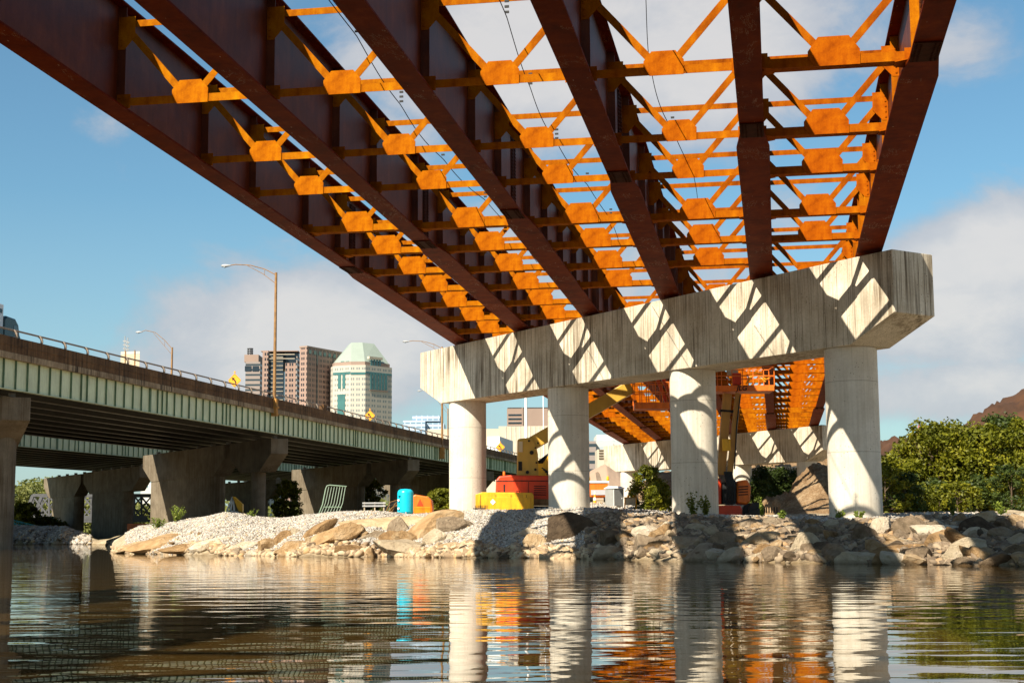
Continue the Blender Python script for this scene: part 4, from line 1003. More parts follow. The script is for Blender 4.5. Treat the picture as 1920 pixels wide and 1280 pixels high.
# ================================================================== MACHINES AND SITE GEAR ON THE BANK
def px(Y, O):
    return lambda x, y, dy=0.: at(x, y, Y+dy)-O
Y1 = 70.; O1 = gpos(985, Y1); P = px(Y1, O1); r = thing('boom_lift', 'large yellow boom lift with red-orange body behind the second column', 'boom lift', O1)
def poly(P, pts): return [(P(x, y).x, P(x, y).z) for x, y in pts]
MB().prism(poly(P, [(893, 962), (893, 928), (905, 924), (997, 925), (1000, 930), (1000, 962)]), -1.6, -.1).build('chassis_box', 'yellow', r, bevel=.025)
mb = MB(); mb.prism(poly(P, [(911, 933), (994, 934), (994, 957), (911, 957)]), -1.63, -1.605); mb.build('panel', 'yellow', r, bevel=.01)
MB().prism(poly(P, [(925, 936.5), (930, 942), (925, 947.5), (920, 942)]), -1.65, -1.632).build('decal', 'white', r)
MB().prism(poly(P, [(889, 958), (889, 953), (900, 956), (914, 958), (914, 962), (890, 961)]), -1.9, -1.2).build('track_guard', 'black', r)
MB().prism(poly(P, [(928, 946), (930, 900), (936, 892), (960, 890), (1060, 892), (1062, 946)]), -.05, 2.3).build('turntable_body', 'red', r, bevel=.07)
MB().prism(poly(P, [(930, 900.5), (1061, 900.5), (1061, 902), (930, 902)]), -.07, -.052).build('seam', 'hole', r)
MB().prism(poly(P, [(1001, 948), (1064, 948), (1064, 962), (1001, 962)]), .1, 2.2).build('undercarriage', 'black', r)
MB().prism(poly(P, [(929, 934), (1062, 936), (1062, 947), (929, 946)]), -.075, -.052).build('skirt', 'mud', r)
for k in range(5): MB().prism(poly(P, [(1001, 910+k*4.), (1024, 910.5+k*4.), (1024, 912+k*4.), (1001, 911.5+k*4.)]), -.068, -.052).build('louvre', 'hole', r)
MB().prism(poly(P, [(944, 908), (947, 908), (947, 944), (944, 944)]), -.065, -.052).build('door_gap', 'hole', r); MB().prism(poly(P, [(990.5, 903), (991.3, 903), (991.3, 945), (990.5, 945)]), -.065, -.052).build('door_gap', 'hole', r)
for x in (902, 930, 958, 986): MB().prism(poly(P, [(x, 929), (x+.7, 929), (x+.7, 961), (x, 961)]), -1.615, -1.602).build('panel_gap', 'hole', r)
for x in (934, 969): MB().tube([(P(x, 926).x, -.9, P(x, 926).z), (P(x, 922).x, -.9, P(x, 921).z), (P(x+4, 922).x, -.9, P(x, 921).z), (P(x+5, 926).x, -.9, P(x, 926).z)], .025, 6).build('grab_handle', 'black', r)
MB().prism(poly(P, [(893, 952), (1000, 954), (1000, 962), (893, 962)]), -1.612, -1.602).build('mud_band', 'mud', r)
for k in range(9): MB().box(P(889, 0).x+.02+k*.066, P(889, 0).x+.05+k*.066, -1.94, -1.9, P(0, 961).z, P(0, 954).z).build('track_pad', 'hole', r)
MB().prism(poly(P, [(969, 893), (970, 824), (973, 821), (998, 818), (1006, 836), (1009, 850), (1010, 872), (1019, 893)]), .5, 1.5).build('boom_tower', 'mustard', r, bevel=.03)
MB().prism(poly(P, [(972, 826), (980, 826), (980, 846), (972, 846)]), .47, .495).build('hatch', 'beige', r); MB().prism(poly(P, [(972, 864), (979, 864), (979, 881), (972, 881)]), .47, .495).build('opening', 'hole', r)
for x, y, q in ((997, 847, 4), (989, 884, 3.2), (1004, 879, 2.3), (992, 825, 2), (1009, 829, 1.8), (1004, 838, 1.6), (1006, 866, 1.6)):
    c = P(x, y); MB().tube([(c.x, .44, c.z), (c.x, .495, c.z)], q*Y1/FPX, 14).build('pin', 'hole', r)
mb = MB(); a, c = P(998, 829), P(1186, 722); mb.bar((a.x, 1., a.z), (c.x, 1., c.z), .9, .62, up=(0, 0, 1)); mb.build('main_boom', 'mustard', r, bevel=.03)
mb = MB(); a, c = P(1010, 868), P(1050, 838); mb.tube([(a.x, 1., a.z), (c.x, 1., c.z)], .14, 10); mb.build('lift_cylinder', 'black', r)
MB().prism(poly(P, [(1010, 893), (1009, 868), (1018, 868), (1030, 850), (1040, 850), (1040, 893)]), .3, 1.6).build('boom_rest', 'yellow', r)
for k in range(4):
    a = P(1016+k*3, 876+k*4); mb = MB(); mb.tube([(a.x, .2, a.z), (a.x+.3, .15, a.z-.2+.05*k), (a.x+.55, .2, a.z+.03)], .03, 5); mb.build('hose', 'black', r)
c = P(945, 887); MB().lathe([(.05, -.12), (.06, .0), (.05, .1)], (c.x, .3, c.z), 10).build('beacon', 'orange', r)
def basket(r, P, x0, x1, ytop, ybot, m, Y, nx=5, d=1.1):
    a, c = P(x0, ybot), P(x1, ytop); w_ = c.x-a.x; h = c.z-a.z
    bk = MB().box(a.x, c.x, -d/2, d/2, a.z, a.z+h*.24).build('platform_floor', m, r, bevel=.02)
    rails = MB()
    for sy in (-d/2, d/2):
        for z in (.62, 1.): rails.bar((a.x, sy, a.z+h*z), (c.x, sy, a.z+h*z), .04)
        for k in range(nx+1): x = a.x+w_*k/nx; rails.bar((x, sy, a.z+h*.2), (x, sy, c.z), .035)
    for x in (a.x, c.x):
        for z in (.62, 1.): rails.bar((x, -d/2, a.z+h*z), (x, d/2, a.z+h*z), .04)
    rails.build('guard_rail', m, r); return bk, a, c, h
Pb = lambda x, y: P(x, y)
b_, a, c, h = basket(r, Pb, 1189, 1252, 718, 768, 'orange', Y1)
mb = MB(); e = P(1240, 700); f = P(1258, 765); mb.bar((e.x-.3, .8, e.z+.3), (f.x, .8, f.z), .16); mb.bar((e.x-.05, .8, e.z+.35), (f.x+.28, .8, f.z+.05), .16); mb.build('jib', 'red', r)

Y2 = 64.; O2 = gpos(1385, Y2); Q = px(Y2, O2); r = thing('boom_lift', 'orange-red boom lift with raised work platform, right of the third column', 'boom lift', O2)
MB().prism(poly(Q, [(1300, 972), (1300, 948), (1383, 948), (1386, 955), (1386, 966), (1404, 963), (1404, 972)]), -.9, 1.).build('chassis', 'red', r, bevel=.06)
MB().prism(poly(Q, [(1378, 943), (1379, 902), (1398, 899), (1405, 912), (1403, 942), (1396, 946)]), -.5, 1.2).build('turntable_body', 'orange', r, bevel=.08)
MB().prism(poly(Q, [(1300, 943), (1300, 900), (1350, 898), (1350, 946)]), -.5, 1.2).build('counterweight', 'red', r, bevel=.08)
mb = MB(); a = Q(1413, 957); mb.tube([(a.x, -1., a.z), (a.x, -.6, a.z)], .34, 20); mb.build('wheel', 'black', r, smooth=True)
mb = MB(); a = Q(1413, 957); mb.tube([(a.x, .8, a.z), (a.x, 1.2, a.z)], .34, 20); mb.build('wheel', 'black', r, smooth=True)
a, c = Q(1351, 890), Q(1363, 738); MB().bar((a.x, -.1, a.z), (c.x, -.1, c.z), .36, .32, up=(0, 1, 0)).build('lower_boom', 'boomshade', r, bevel=.02)
a, c = Q(1366, 892), Q(1382, 738); MB().bar((a.x, -.3, a.z), (c.x, -.3, c.z), .24, .24, up=(0, 1, 0)).build('upper_boom', 'boomshade', r, bevel=.02)
a, c = Q(1356, 846), Q(1361, 838); MB().box(a.x-.1, a.x+.25, -.5, -.36, a.z, a.z+.5).build('bracket', 'yellow', r)
for k in range(5): a, c = Q(1355+k*3, 885), Q(1358+k*4, 940); MB().tube([(a.x, -.6, a.z), (a.x+.1, -.75, (a.z+c.z)/2), (c.x, -.6, c.z)], .045, 6).build('hose', 'black', r)
MB().prism(poly(Q, [(1352, 945), (1352, 905), (1376, 900), (1376, 945)]), -.52, .6).build('hydraulic_unit', 'black', r)
MB().prism(poly(Q, [(1364, 930), (1365, 914), (1370, 914), (1370, 930)]), -.56, -.53).build('label_plate', 'white', r)
bk, a, c, h = basket(r, lambda x, y: Q(x, y), 1330, 1446, 690, 736, 'orange', Y2, 6, 1.3)
textobj('platform_lettering', 'JLG', .30, 'hole', bk, (Q(1386, 730).x, -.672, Q(1386, 730.5).z), (PI/2, 0, 0))
a = Q(1380, 722); MB().box(a.x-.17, a.x+.2, -.3, .1, a.z, a.z+.5).build('control_box', 'red', r, bevel=.03)
a = Q(1366, 703); MB().box(a.x, a.x+.45, .2, .5, a.z, a.z+.24).build('tool_box', 'beige', r)
for k in range(4):
    a = Q(1396+k*3, 722-k*3); mb = MB(); mb.tube([(a.x+.0, -.4+.1*k, a.z), (a.x+.15, -.4, a.z+.3), (a.x+.5, -.35, a.z+.38-.05*k), (a.x+.85, -.4, a.z+.1)], .025, 6); mb.build('hose', 'yellow', r)

MB().prism(poly(Q, [(1349, 768), (1374, 770), (1374, 774), (1349, 772)]), -.3, .1).build('wear_collar', 'hole', r)
MB().tube([(Q(1374, 880).x, -.5, Q(1374, 880).z), (Q(1378, 800).x, -.5, Q(1378, 800).z), (Q(1385, 742).x, -.5, Q(1385, 742).z)], .03, 6).build('hose', 'black', r)
for k in range(4): MB().prism(poly(Q, [(1381, 912+k*5), (1399, 911+k*5), (1399, 913+k*5), (1381, 914+k*5)]), -.515, -.502).build('louvre', 'hole', r)
MB().prism(poly(Q, [(1390, 972), (1390, 964), (1420, 952), (1424, 958), (1424, 972)]), -1.25, -.62).build('track', 'black', r)
for k in range(7): MB().box(Q(1391, 0).x+k*.11, Q(1391, 0).x+.05+k*.11, -1.28, -1.25, Q(0, 971).z, Q(0, 960).z).build('track_pad', 'hole', r)
# blue tank, compressor, rods, gate, beam
Yt = 74.; O = at(760, 968, Yt); r = thing('pressure_tank', 'bright cyan pressure tank standing on the bank left of the first new column', 'tank', O)
mb = MB(); mb.lathe([(.34, -.1), (.36, .10), (.34, .16), (.395, .22), (.395, 1.16), (.36, 1.27), (.25, 1.34), (.05, 1.36)], n=32); mb.build('shell', 'cyan', r, smooth=True)
mb = MB(); mb.box(-.36, -.24, -.40, -.27, 1.02, 1.05); mb.build('handle', 'cyan', r)
for z in (.35, .75): MB().box(-.36, -.27, -.36, -.275, z, z+.09).build('sticker', 'white', r)
MB().tube([(.06, -.44, 0), (.06, -.44, .22)], .04, 8).build('valve', 'greypole', r)
Yc = 77.; O = at(794, 970, Yc); r = thing('air_compressor', 'orange towable compressor directly right of the cyan tank', 'compressor', O); C_ = px(Yc, O)
MB().prism(poly(C_, [(775, 969), (775, 929), (780, 927), (803, 931), (810, 938), (812, 953), (812, 969)]), -.55, .9).build('housing', 'orange', r, bevel=.07)
for k in range(6): z = C_(780, 952).z-.0+.05*k*0-.06*k; MB().box(C_(779, 0).x, C_(809, 0).x, -.575, -.552, z, z+.025).build('louvre', 'yellow', r)
MB().prism(poly(C_, [(783, 948), (789, 935), (795, 948)]), -.572, -.552).build('triangle_decal', 'red', r)
MB().tube([(C_(808, 966).x, -.5, C_(808, 966).z), (C_(808, 966).x, -.7, C_(808, 966).z)], .16, 14).build('wheel', 'black', r)
O = at(728, 970, 76.); r = thing('rebar_bundle', 'dark bent rods piled left of the cyan tank', 'rod pile', O)
random.seed(3)
for k in range(12):
    mb = MB(); x0 = random.uniform(-.6, .1); mb.tube([(x0, random.uniform(-.3, .3), 0), (x0+.35, random.uniform(-.3, .3), .45+.03*k), (x0+.8, random.uniform(-.2, .2), .75+.015*k), (.75, 0, .8)], .018, 5); mb.build('rod', 'pole' if k % 2 else 'black', r)
O = at(750, 971, 77.); o = MB().box(-.9, .9, -.15, .15, 0, .06).build('timber', 'wood'); o.location = O; tag(o, 'thin timber lying on the bank at the foot of the cyan tank', 'timber')
Yg = 80.; O = at(596, 974, Yg); r = thing('tubular_gate', 'pale green tubular gate leaning against the wall-stem pier', 'gate', O); K = px(Yg, O)
def kp(x, y, t): p = K(x, y); return (p.x, t*.5, p.z)
MB().tube([kp(594, 973, 0), kp(604, 945, .4), kp(609, 915, .9), kp(611, 910, 1), kp(616, 908.5, 1), kp(648, 911, 1)], .035, 8).build('frame', 'greentube', r, smooth=True)
for k in range(7): MB().tube([kp(598+k*5.4, 972, .05), kp(609+k*5.4, 943, .5), kp(614.5+k*5.2, 912, 1)], .022, 6).build('bar', 'greentube', r)
MB().tube([kp(606, 950, .4), kp(640, 950, .4)], .03, 6).build('cross_bar', 'greentube', r)
O = at(596, 976, 79.5); o = MB().box(-.95, .95, -.2, .2, -.12, .12).build('concrete_beam', 'oldcon', bevel=.02); o.location = O; tag(o, 'short concrete beam lying below the leaning gate', 'beam')
O = at(700, 948, 116.); r = thing('guard_rail', 'white guard rail under the green bridge left of the cyan tank', 'guard rail', O)
for z in (.0, .22): MB().box(-.85, .95, -.03, .03, z-.06, z+.06).build('rail', 'greypole', r)
for x in (-.7, .1, .8): MB().box(x-.05, x+.05, .04, .12, -1., .3).build('post', 'wood', r)
# portable toilet
Yp = 122.; O = gpos(1153, Yp); r = thing('portable_toilet', 'grey portable toilet with white roof beside the far pier', 'portable toilet', O, A(32)); H = at(1153, 911, Yp).z-O.z
MB().box(-.55, .55, -.55, .55, 0, H*.88).build('cabin', 'greyplastic', r, bevel=.03)
MB().prism([(-.62, H*.88), (.62, H*.88), (.62, H*.9), (0, H*1.0), (-.62, H*.9)], -.62, .62, 'x').build('roof', 'white', r)
d_ = MB().box(-.42, .42, -.585, -.553, .12, H*.82).build('door', 'greydoor', r, bevel=.01); MB().box(.28, .34, -.61, -.586, H*.4, H*.46).build('handle', 'white', d_); MB().box(-.5, -.46, -.60, -.553, 0, H*.88).build('corner_post', 'white', r); MB().box(.46, .5, -.60, -.553, 0, H*.88).build('corner_post', 'white', r)
O = gpos(1183, 118.); r = thing('barricade', 'small wooden site barricade at the foot of the far pier column', 'barricade', O)
MB().box(-.45, .42, -.04, .04, .35, .9).build('board', 'wood', r); MB().box(-.48, -.42, -.05, .05, 0, .95).build('leg', 'signor', r); MB().box(.40, .46, -.05, .05, 0, .95).build('leg', 'signor', r); MB().box(-.5, .5, -.07, .07, .9, .97).build('top_rail', 'pole', r)
for k, (x, lab, tilt) in enumerate(((1176, 'thin striped orange channelizer behind the barricade', .25), (1189, 'wider orange traffic barrel right of the barricade', 0.), (1193, 'tilted orange and white traffic barrel at the far pier column', -.25))):
    O = gpos(x, 119.5); r = thing('traffic_barrel', lab, 'traffic barrel', O+Vector((0, 0, .55))); w_ = .10 if k == 0 else .24; r.rotation_euler.y = tilt
    for j in range(5): MB().lathe([(w_*(1.05-.05*j), .0+.22*j), (w_*(1.0-.05*j), .21+.22*j)], n=14).build('band', 'signor' if j % 2 == 0 else 'white', r)
O = at(1122, 938, 150.); O.z = gh(O.x, 150.); r = thing('work_truck', 'orange work truck with amber lights and cones, left of the portable toilet', 'truck', O)
MB().box(-.95, .95, -.3, 4, .55, 1.9).build('body', 'orange', r, bevel=.06); MB().box(-1.05, 1.05, -.4, 3.6, 1.95, 2.15).build('deck_rim', 'white', r); MB().box(-.75, .75, -.42, -.31, .75, 1.25).build('rear_panel', 'greytr', r)
for sx in (-1, 1): MB().lathe([(.13, 0), (.15, .2), (.1, .45)], (sx*.95, -.3, 2.16), 10).build('beacon', 'yellow', r)
for sx in (-.7, .7): MB().tube([(sx-.15, .2, .45), (sx+.15, .2, .45)], .42, 14).build('wheel', 'black', r)
MB().prism([(-.1, 2.2), (.4, 2.2), (.2, 2.9), (0, 3.1), (-.2, 3.0)], .5, .9).build('winch', 'rail', r)
O = gpos(1116, 140.); r = thing('traffic_cone', 'orange and white tall cone in front of the work truck', 'traffic cone', O)
for j in range(4): MB().lathe([(.16-.03*j, .28*j+.05), (.14-.03*j, .28*j+.32)], n=12).build('band', 'signor' if j % 2 == 0 else 'white', r)
MB().box(-.25, .25, -.25, .25, 0, .05).build('base', 'black', r)
# yellow boom and white frame in the gap between shaded piers; sheet wall; pale wall by the far pier
Yq = 150.; O = at(440, 975, Yq); r = thing('excavator', 'yellow digger arm with pale frame in the gap between shaded piers', 'excavator', O); E_ = px(Yq, O)
MB().prism(poly(E_, [(437, 930), (441, 931), (456, 945), (456, 960), (449, 958)]), -.5, .3).build('arm', 'yellow', r, bevel=.03)
mb = MB()
for a, c in (((426, 957), (437, 931)), ((432, 959), (438, 933)), ((440, 959), (438, 933)), ((427, 957), (448, 960))): mb.bar((E_(*a).x, -.2, E_(*a).z), (E_(*c).x, -.2, E_(*c).z), .14)
mb.build('frame', 'white', r); MB().prism(poly(E_, [(424, 982), (424, 962), (457, 961), (457, 982)]), -.6, 1.5).build('undercarriage', 'black', r, bevel=.05)
O = at(268, 992, 118.); o = MB().box(-1.2, 1.1, -.15, .15, -.9, .45).build('sheet_pile_wall', 'splice'); o.location = O; o.data.materials[0] = M['rustsheet'] = plain('rusty_sheet', (.38, .10, .03), .85, .35, 2.); tag(o, 'low rust-red sheet wall behind the gravel tip', 'sheet wall')
O = at(1452, 884, 155.); mb = MB()
for k in range(5): mb.box(-3.4+k*1.35, -2.07+k*1.35, -.4, .4, -.75+.05*k, .30+.07*k)
o = mb.build('retaining_wall', 'paleconc'); o.location = O; tag(o, 'pale weathered retaining wall behind the far pier, above dark bushes', 'wall')

# ================================================================== FAR LEFT: TRUSS BRIDGE, CRANE, MILL
YT = 262.; O = at(180, 975, YT); r = thing('truss_bridge', 'dark steel truss bridge on the far river bank behind the piers', 'bridge', O); Tq = px(YT, O)
xs = [46, 62, 92, 124, 156, 188, 220, 252, 284, 316, 348]
for pl, dy in enumerate((0., 5.)):
    q = lambda x, y: (lambda p: (p.x, dy, p.z))(Tq(x, y))
    MB().bar(q(62, 928), q(348, 928), .55, .5).build('top_chord', 'truss', r); MB().bar(q(46, 970), q(348, 970), .5, .7).build('bottom_chord', 'truss', r); MB().bar(q(46, 968), q(62, 928), .5).build('end_post', 'truss', r)
    for k, x in enumerate(xs[1:]):
        MB().bar(q(x, 928), q(x, 970), .3).build('post', 'truss', r)
        if k+2 < len(xs):
            MB().bar(q(x, 930), q(xs[k+2], 968), .28).build('diagonal', 'truss', r); MB().bar(q(x, 968), q(xs[k+2], 930), .22).build('diagonal', 'truss', r)
MB().box(Tq(40, 0).x, Tq(348, 0).x, -.2, 5.2, -.35, .1).build('deck', 'truss', r)
MB().box(Tq(92, 0).x, Tq(108, 0).x, 0, 5, -5, -.36).build('pier', 'oldcon', r)
O = at(62, 992, 192.); r = thing('crawler_crane', 'teal crane with its pale blue lattice boom laid down on the far bank', 'crane', O); Z_ = px(192., O)
MB().prism(poly(Z_, [(68, 996), (69, 986), (78, 985), (80, 988), (98, 988), (99, 996)]), -1, 1).build('cab', 'teal', r, bevel=.05); MB().prism(poly(Z_, [(83, 990), (95, 990), (95, 995), (83, 995)]), -1.03, -1.002).build('window', 'glassdark', r)
mb = MB(); a, c = Z_(10, 974), Z_(66, 988)
for dz in (-.22, .22): mb.bar((a.x, -.3, a.z+dz), (c.x, -.3, c.z+dz), .09); mb.bar((a.x, .3, a.z+dz), (c.x, .3, c.z+dz), .09)
for k in range(14):
    t0, t1 = k/14, (k+1)/14; s0 = -.22 if k % 2 else .22; mb.bar((a.x+(c.x-a.x)*t0, -.3, a.z+(c.z-a.z)*t0+s0), (a.x+(c.x-a.x)*t1, -.3, a.z+(c.z-a.z)*t1-s0), .06)
mb.build('lattice_boom', 'f_bluepaint' if 'f_bluepaint' in M else 'teal', r); MB().box(.3, 2.6, -1, 1, -.9, -.3).build('track', 'black', r)

def bld(name, parts, label, Y, base=1000, rot=0, x0=None):
    O = at(x0, base, Y); O.z = 0
    root = thing(name, label, 'building', O, rot); return root, px(Y, O)
def blk(P, root, nm, x0, x1, yt, yb, m, d0=0., d=20., bev=0):
    a, c = P(x0, yb), P(x1, yt); return MB().box(a.x, c.x, d0, d0+d, a.z, c.z).build(nm, m, root)
r, P_ = bld('mill_building', 0, 'white mill building with rows of small windows behind the truss bridge', 430, x0=285)
blk(P_, r, 'wall', 262, 330, 914, 990, 'f_mill'); blk(P_, r, 'roof_block', 270, 330, 903, 914, 'f_pale', 5)

# ================================================================== CITY
def rotbox(name, m, root, O, corner, dirL, LL_, dirR, LR, z0, z1, smooth=False):
    "box in plan from its nearest corner: one face runs LL_ m along dirL, the other LR m along dirR"
    c = Vector(corner); a = c+Vector(dirL)*LL_; b = c+Vector(dirR)*LR; d = a+Vector(dirR)*LR
    rt_ = math.atan2(dirR[1], dirR[0]); R3 = Matrix.Rotation(-rt_, 3, 'Z')
    pl = [R3 @ (p-Vector(O)) for p in (c, b, d, a)]
    o = MB().prism([(p.x, p.y) for p in pl], z0, z1, 'z').build(name, m, root); o.rotation_euler.z = rt_; return o
YC = 1100.
def zz_(x, y, Y=YC): return at(x, y, Y).z
# brown tower on the right: thin lit face, long shaded face
c = at(573, 900, YC); c.z = 0; r = thing('office_tower', 'tallest brown tower, narrow lit face and broad shaded face, left of the green-roofed tower', 'building', c)
dR = Vector((.47, .88, 0)).normalized(); dL = Vector((-.88, .47, 0)).normalized()
t = rotbox('tower_block', 'f_brown', r, c, c, dL, 6.6, dR, 60, 0, zz_(573, 651)); rotbox('parapet', 'f_pinkconc', r, c, c-dL*.3-dR*.3, dL, 7.2, dR, 60.6, zz_(573, 651)+.01, zz_(573, 648))
for k in (12, 33, 41): rotbox('vertical_recess', 'glassdark', r, c, c+dR*k+dL*(-.25), dL, .2, dR, 1.6, 20, zz_(573, 656))
for k in range(9):
    rotbox('top_window', 'glassgreen', r, c, c+dR*(2+k*6.3)+dL*(-.3), dL, .25, dR, 3.2, zz_(573, 662), zz_(573, 655))
# brown complex in the middle
c = at(487, 900, YC+5); c.z = 0; r = thing('office_tower', 'lower brown tower with dark glass notch behind the tall street lamp', 'building', c); PB = px(YC+5, c)
blk(PB, r, 'corner_bay', 487, 503, 657, 1010, 'f_brown', 0, 25); blk(PB, r, 'roof_rim', 486.6, 556.5, 655, 657, 'f_pinkconc', 6, 19)
blk(PB, r, 'glass_notch', 503, 530, 662, 1010, 'glassdark', 3, 20); blk(PB, r, 'upper_glass', 530, 557, 659, 690, 'glassdark', 10, 14)
for k in range(24):
    z = 668+k*8; 
    if z > 830: break
    blk(PB, r, 'floor_band', 506, 529.5, z, z+1.0, 'f_tanwall', 2.6, .38)
blk(PB, r, 'wing', 530.2, 556, 680, 1010, 'f_brown', 1, 20)
blk(PB, r, 'stepped_bay', 552, 558.2, 668, 1010, 'f_grey', -1.5, 12)
for y in (663, 671): blk(PB, r, 'terrace_band', 503, 552, y, y+1.4, 'f_tanwall', 1.2, 1.3)
# grey tower
c = at(455, 900, YC+40); c.z = 0; r = thing('office_tower', 'grey banded tower with a rooftop antenna crown at the left of the skyline', 'building', c); PG = px(YC+40, c)
blk(PG, r, 'tower_block', 455, 488, 678, 1010, 'f_grey', 0, 25); blk(PG, r, 'rooftop_block', 457, 484, 664, 678, 'f_pinkconc', 2, 20)
blk(PG, r, 'big_window', 459, 471.5, 686, 696, 'glassdark', -.3, .29); blk(PG, r, 'big_window', 473.5, 485.5, 686, 696, 'glassdark', -.3, .29)
mb = MB(); a = PG(465.5, 664)
for k in range(5): t = 2*PI*k/5; mb.tube([(a.x+1.9*math.cos(t), 8+1.9*math.sin(t), a.z), (a.x+1.9*math.cos(t), 8+1.9*math.sin(t), a.z+5.5)], .35, 5)
for z in (1.5, 3.2, 5.0): mb.lathe([(2.4, 0), (2.4, .6)], (a.x, 8, a.z+z), 12)
mb.build('antenna_crown', 'truss', r)
# white tower with copper roof
pl = [(618.3, 14), (622.5, 7), (656, 0), (684, 0), (734, 20), (728, 60), (624, 60)]
O = at(676, 900, YC); O.z = 0; r = thing('office_tower', 'white eight-sided tower with a steep green copper roof', 'building', O)
V2 = [at(x, 900, YC+d) for x, d in pl]; ztp = zz_(670, 684)
mb = MB(); mb.prism([(p.x-O.x, p.y-O.y) for p in V2], 0, ztp, 'z'); mb.build('tower_block', 'f_white', r)
cen = sum((Vector((p.x, p.y, 0)) for p in V2), Vector())/7
ins = [Vector((p.x, p.y, 0)).lerp(cen, .06) for p in V2]; z2 = zz_(670, 677)
mb = MB(); mb.prism([(p.x-O.x, p.y-O.y) for p in ins], ztp+.01, z2, 'z'); mb.build('top_storey', 'f_pinkconc', r)
eav = [Vector((p.x, p.y, 0)).lerp(cen, .08) for p in V2]; ridge = [at(652, 900, YC+34), at(655, 900, YC+28), at(657, 900, YC+22), at(678, 900, YC+22), at(700, 900, YC+30), at(698, 900, YC+40), at(655, 900, YC+40)]
zr = zz_(670, 643, YC+25); mb = MB(); n = 7
vs = [(p.x-O.x, p.y-O.y, z2+.01) for p in eav]+[(p.x-O.x, p.y-O.y, zr) for p in ridge]
mb.add(vs, [tuple(range(n-1, -1, -1)), tuple(range(n, 2*n))]+[(i, (i+1) % n, n+(i+1) % n, n+i) for i in range(n)]); mb.build('roof', 'copper', r)
def onface(nm, i, j, xa, xb, ya, yb, m, proud=.3, th=.35):
    a, b = V2[i], V2[j]; xA, xB = pl[i][0], pl[j][0]; d = (b-a); d.z = 0; L = d.length; d.normalize(); nrm = Vector((d.y, -d.x, 0))
    p = a+d*L*(xa-xA)/(xB-xA)+nrm*proud; q = a+d*L*(xb-xA)/(xB-xA)+nrm*proud; ym = (p.y+q.y)/2; xm = (xa+xb)/2
    f = MB(); z0, z1 = at(xm, yb, ym).z, at(xm, ya, ym).z; p2, q2 = p-nrm*th, q-nrm*th
    f.prism([(e.x-O.x, e.y-O.y) for e in (p, q, q2, p2)], z0, z1, 'z'); return f.build(nm, m, r)
for i, j in ((1, 2), (2, 3), (3, 4)): onface('glass_band', i, j, pl[i][0]+.3, pl[j][0]-.3, 697.5+(1 if i == 3 else 0), 702, 'glassgreen', .25, .3)
onface('glass_strip', 1, 2, 632.5, 638, 699, 728, 'glassgreen', .4); onface('glass_strip', 1, 2, 641, 646, 699, 728, 'glassgreen', .4); onface('lower_glass', 1, 2, 632, 646, 739, 830, 'glassgreen', .4)
for k in range(6): onface('glass_strip', 3, 4, 692.6+k*5.6, 696.4+k*5.6, 700, 731, 'glassgreen', .4)
onface('sill_band', 3, 4, 691, 726, 731.2, 733.5, 'f_pinkconc', .5)
for k in range(4): onface('dormer_glass', 3, 4, 695.5+k*5.2, 699+k*5.2, 674, 686, 'glassgreen', -1.0, .4)
onface('dormer', 3, 4, 692, 717, 669, 673.5, 'f_tanwall', -.4, 2.5)
for k in range(2): onface('top_opening', 1, 2, 635+k*9.4, 641+k*9.4, 677, 684, 'glassgreen', -1.6, .3)
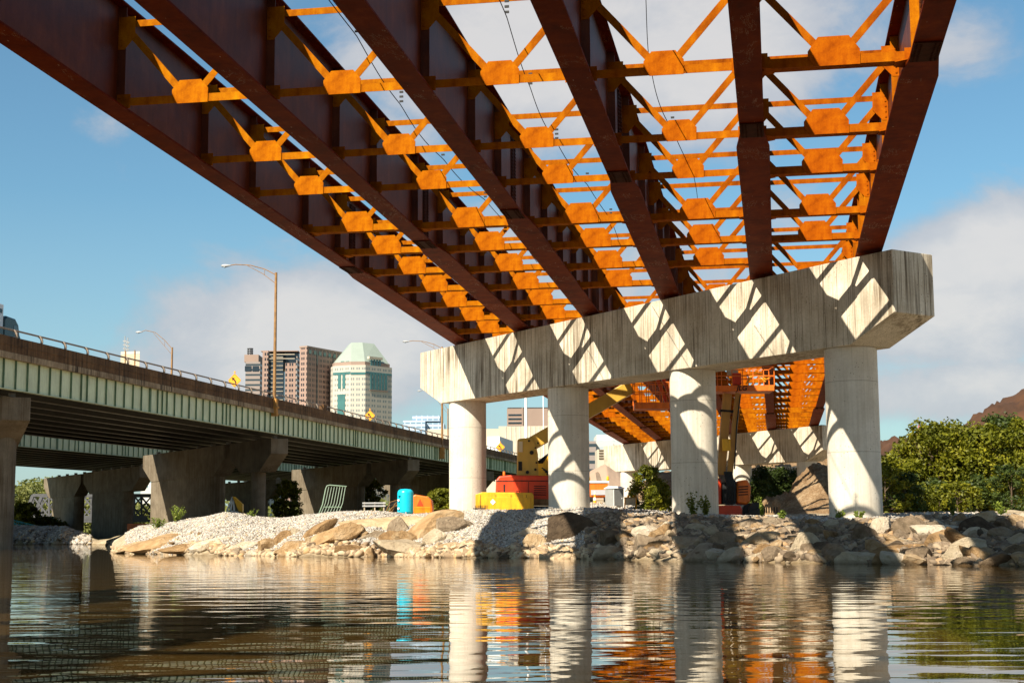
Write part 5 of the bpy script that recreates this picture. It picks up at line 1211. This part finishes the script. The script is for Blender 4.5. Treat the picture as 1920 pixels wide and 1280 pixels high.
# others
c = at(790, 900, 1350); c.z = 0; r = thing('office_building', 'pale blue hazy office block left of the first new column', 'building', c); PP = px(1350, c)
blk(PP, r, 'tower_block', 755, 797, 788, 1010, 'f_hazeblue', 0, 40); blk(PP, r, 'side_wing', 797.2, 832, 792, 1010, 'f_hazeblue', 6, 30); blk(PP, r, 'rooftop_block', 772, 824, 777, 788, 'f_hazeblue', 8, 20)
c = at(990, 900, 820); c.z = 0; r = thing('office_building', 'pinkish brown block with three dark window bands between columns one and two', 'building', c); PP = px(820, c)
blk(PP, r, 'tower_block', 952, 1062, 765, 1010, 'f_pinkconc', 0, 40); blk(PP, r, 'roof_rim', 951.5, 1062, 763, 765, 'truss', -.2, 40)
for y in (776, 783.5, 791, 798): blk(PP, r, 'window_band', 953, 980, y, y+3, 'glassdark', -.25, .24)
blk(PP, r, 'pier_strip', 978.5, 980.5, 764, 800, 'f_pinkconc', -.5, .24)
c = at(950, 900, 520); c.z = 0; r = thing('warehouse', 'long low tan warehouse between columns one and two', 'building', c); PP = px(520, c)
blk(PP, r, 'wall', 936, 1062, 798, 1010, 'f_tanwall', 0, 30); blk(PP, r, 'wall', 800, 935.8, 802, 1010, 'f_tanwall', 4, 26)
for k in range(12): blk(PP, r, 'pilaster', 948+k*9, 949+k*9, 799, 1000, 'paleconc', -.15, .14)
c = at(1130, 900, 700); c.z = 0; r = thing('office_building', 'pale green-grey stepped building right of the second column', 'building', c); PP = px(700, c)
blk(PP, r, 'block', 1118, 1150, 826, 1010, 'f_pale', 0, 25); blk(PP, r, 'block', 1123, 1190, 812, 1010, 'f_pale', 8, 25); blk(PP, r, 'side_block', 1096, 1116, 828, 1010, 'f_grey', -6, 20)
c = at(1128, 900, 420); c.z = 0; r = thing('small_building', 'small brown-roofed building left of the far pier cap', 'building', c); PP = px(420, c)
blk(PP, r, 'wall', 1122, 1150, 842, 1000, 'f_tanwall', 0, 12)
for k in range(4): blk(PP, r, 'shutter', 1123, 1134, 843+k*5, 845.4+k*5, 'bark', -.2, .19)
for x, yt, yb, Y, w_, lab in ((987.5, 742, 830, 300, .28, 'thick white pole in front of the pinkish brown block'), (1020.5, 730, 830, 310, .10, 'thin pale pole close to the second column')):
    p, q = at(x, yt, Y), at(x, 960, Y); o = MB().tube([(0, 0, 0), (0, 0, p.z-q.z)], w_, 10).build('light_pole', 'white', smooth=True); o.location = q; tag(o, lab, 'pole')
O = at(1720, 830, 800.); r = thing('tower_crane', 'tiny red lattice crane above the right bank trees', 'crane', O); mb = MB(); L_ = 33*800/FPX
for s_ in (-.35, .35): mb.bar((s_-1.0, 0, 0), (s_+1.4, 0, L_*1.05), .22)
for k in range(10): z = L_*k/10; mb.bar((-1.3+2.4*k/10, 0, z), (-.4+2.4*(k+1)/10, 0, z+L_/10), .15)
mb.build('jib', 'red', r); MB().box(-2, 2, -1, 1, -1, 1).build('cab', 'rail', r)
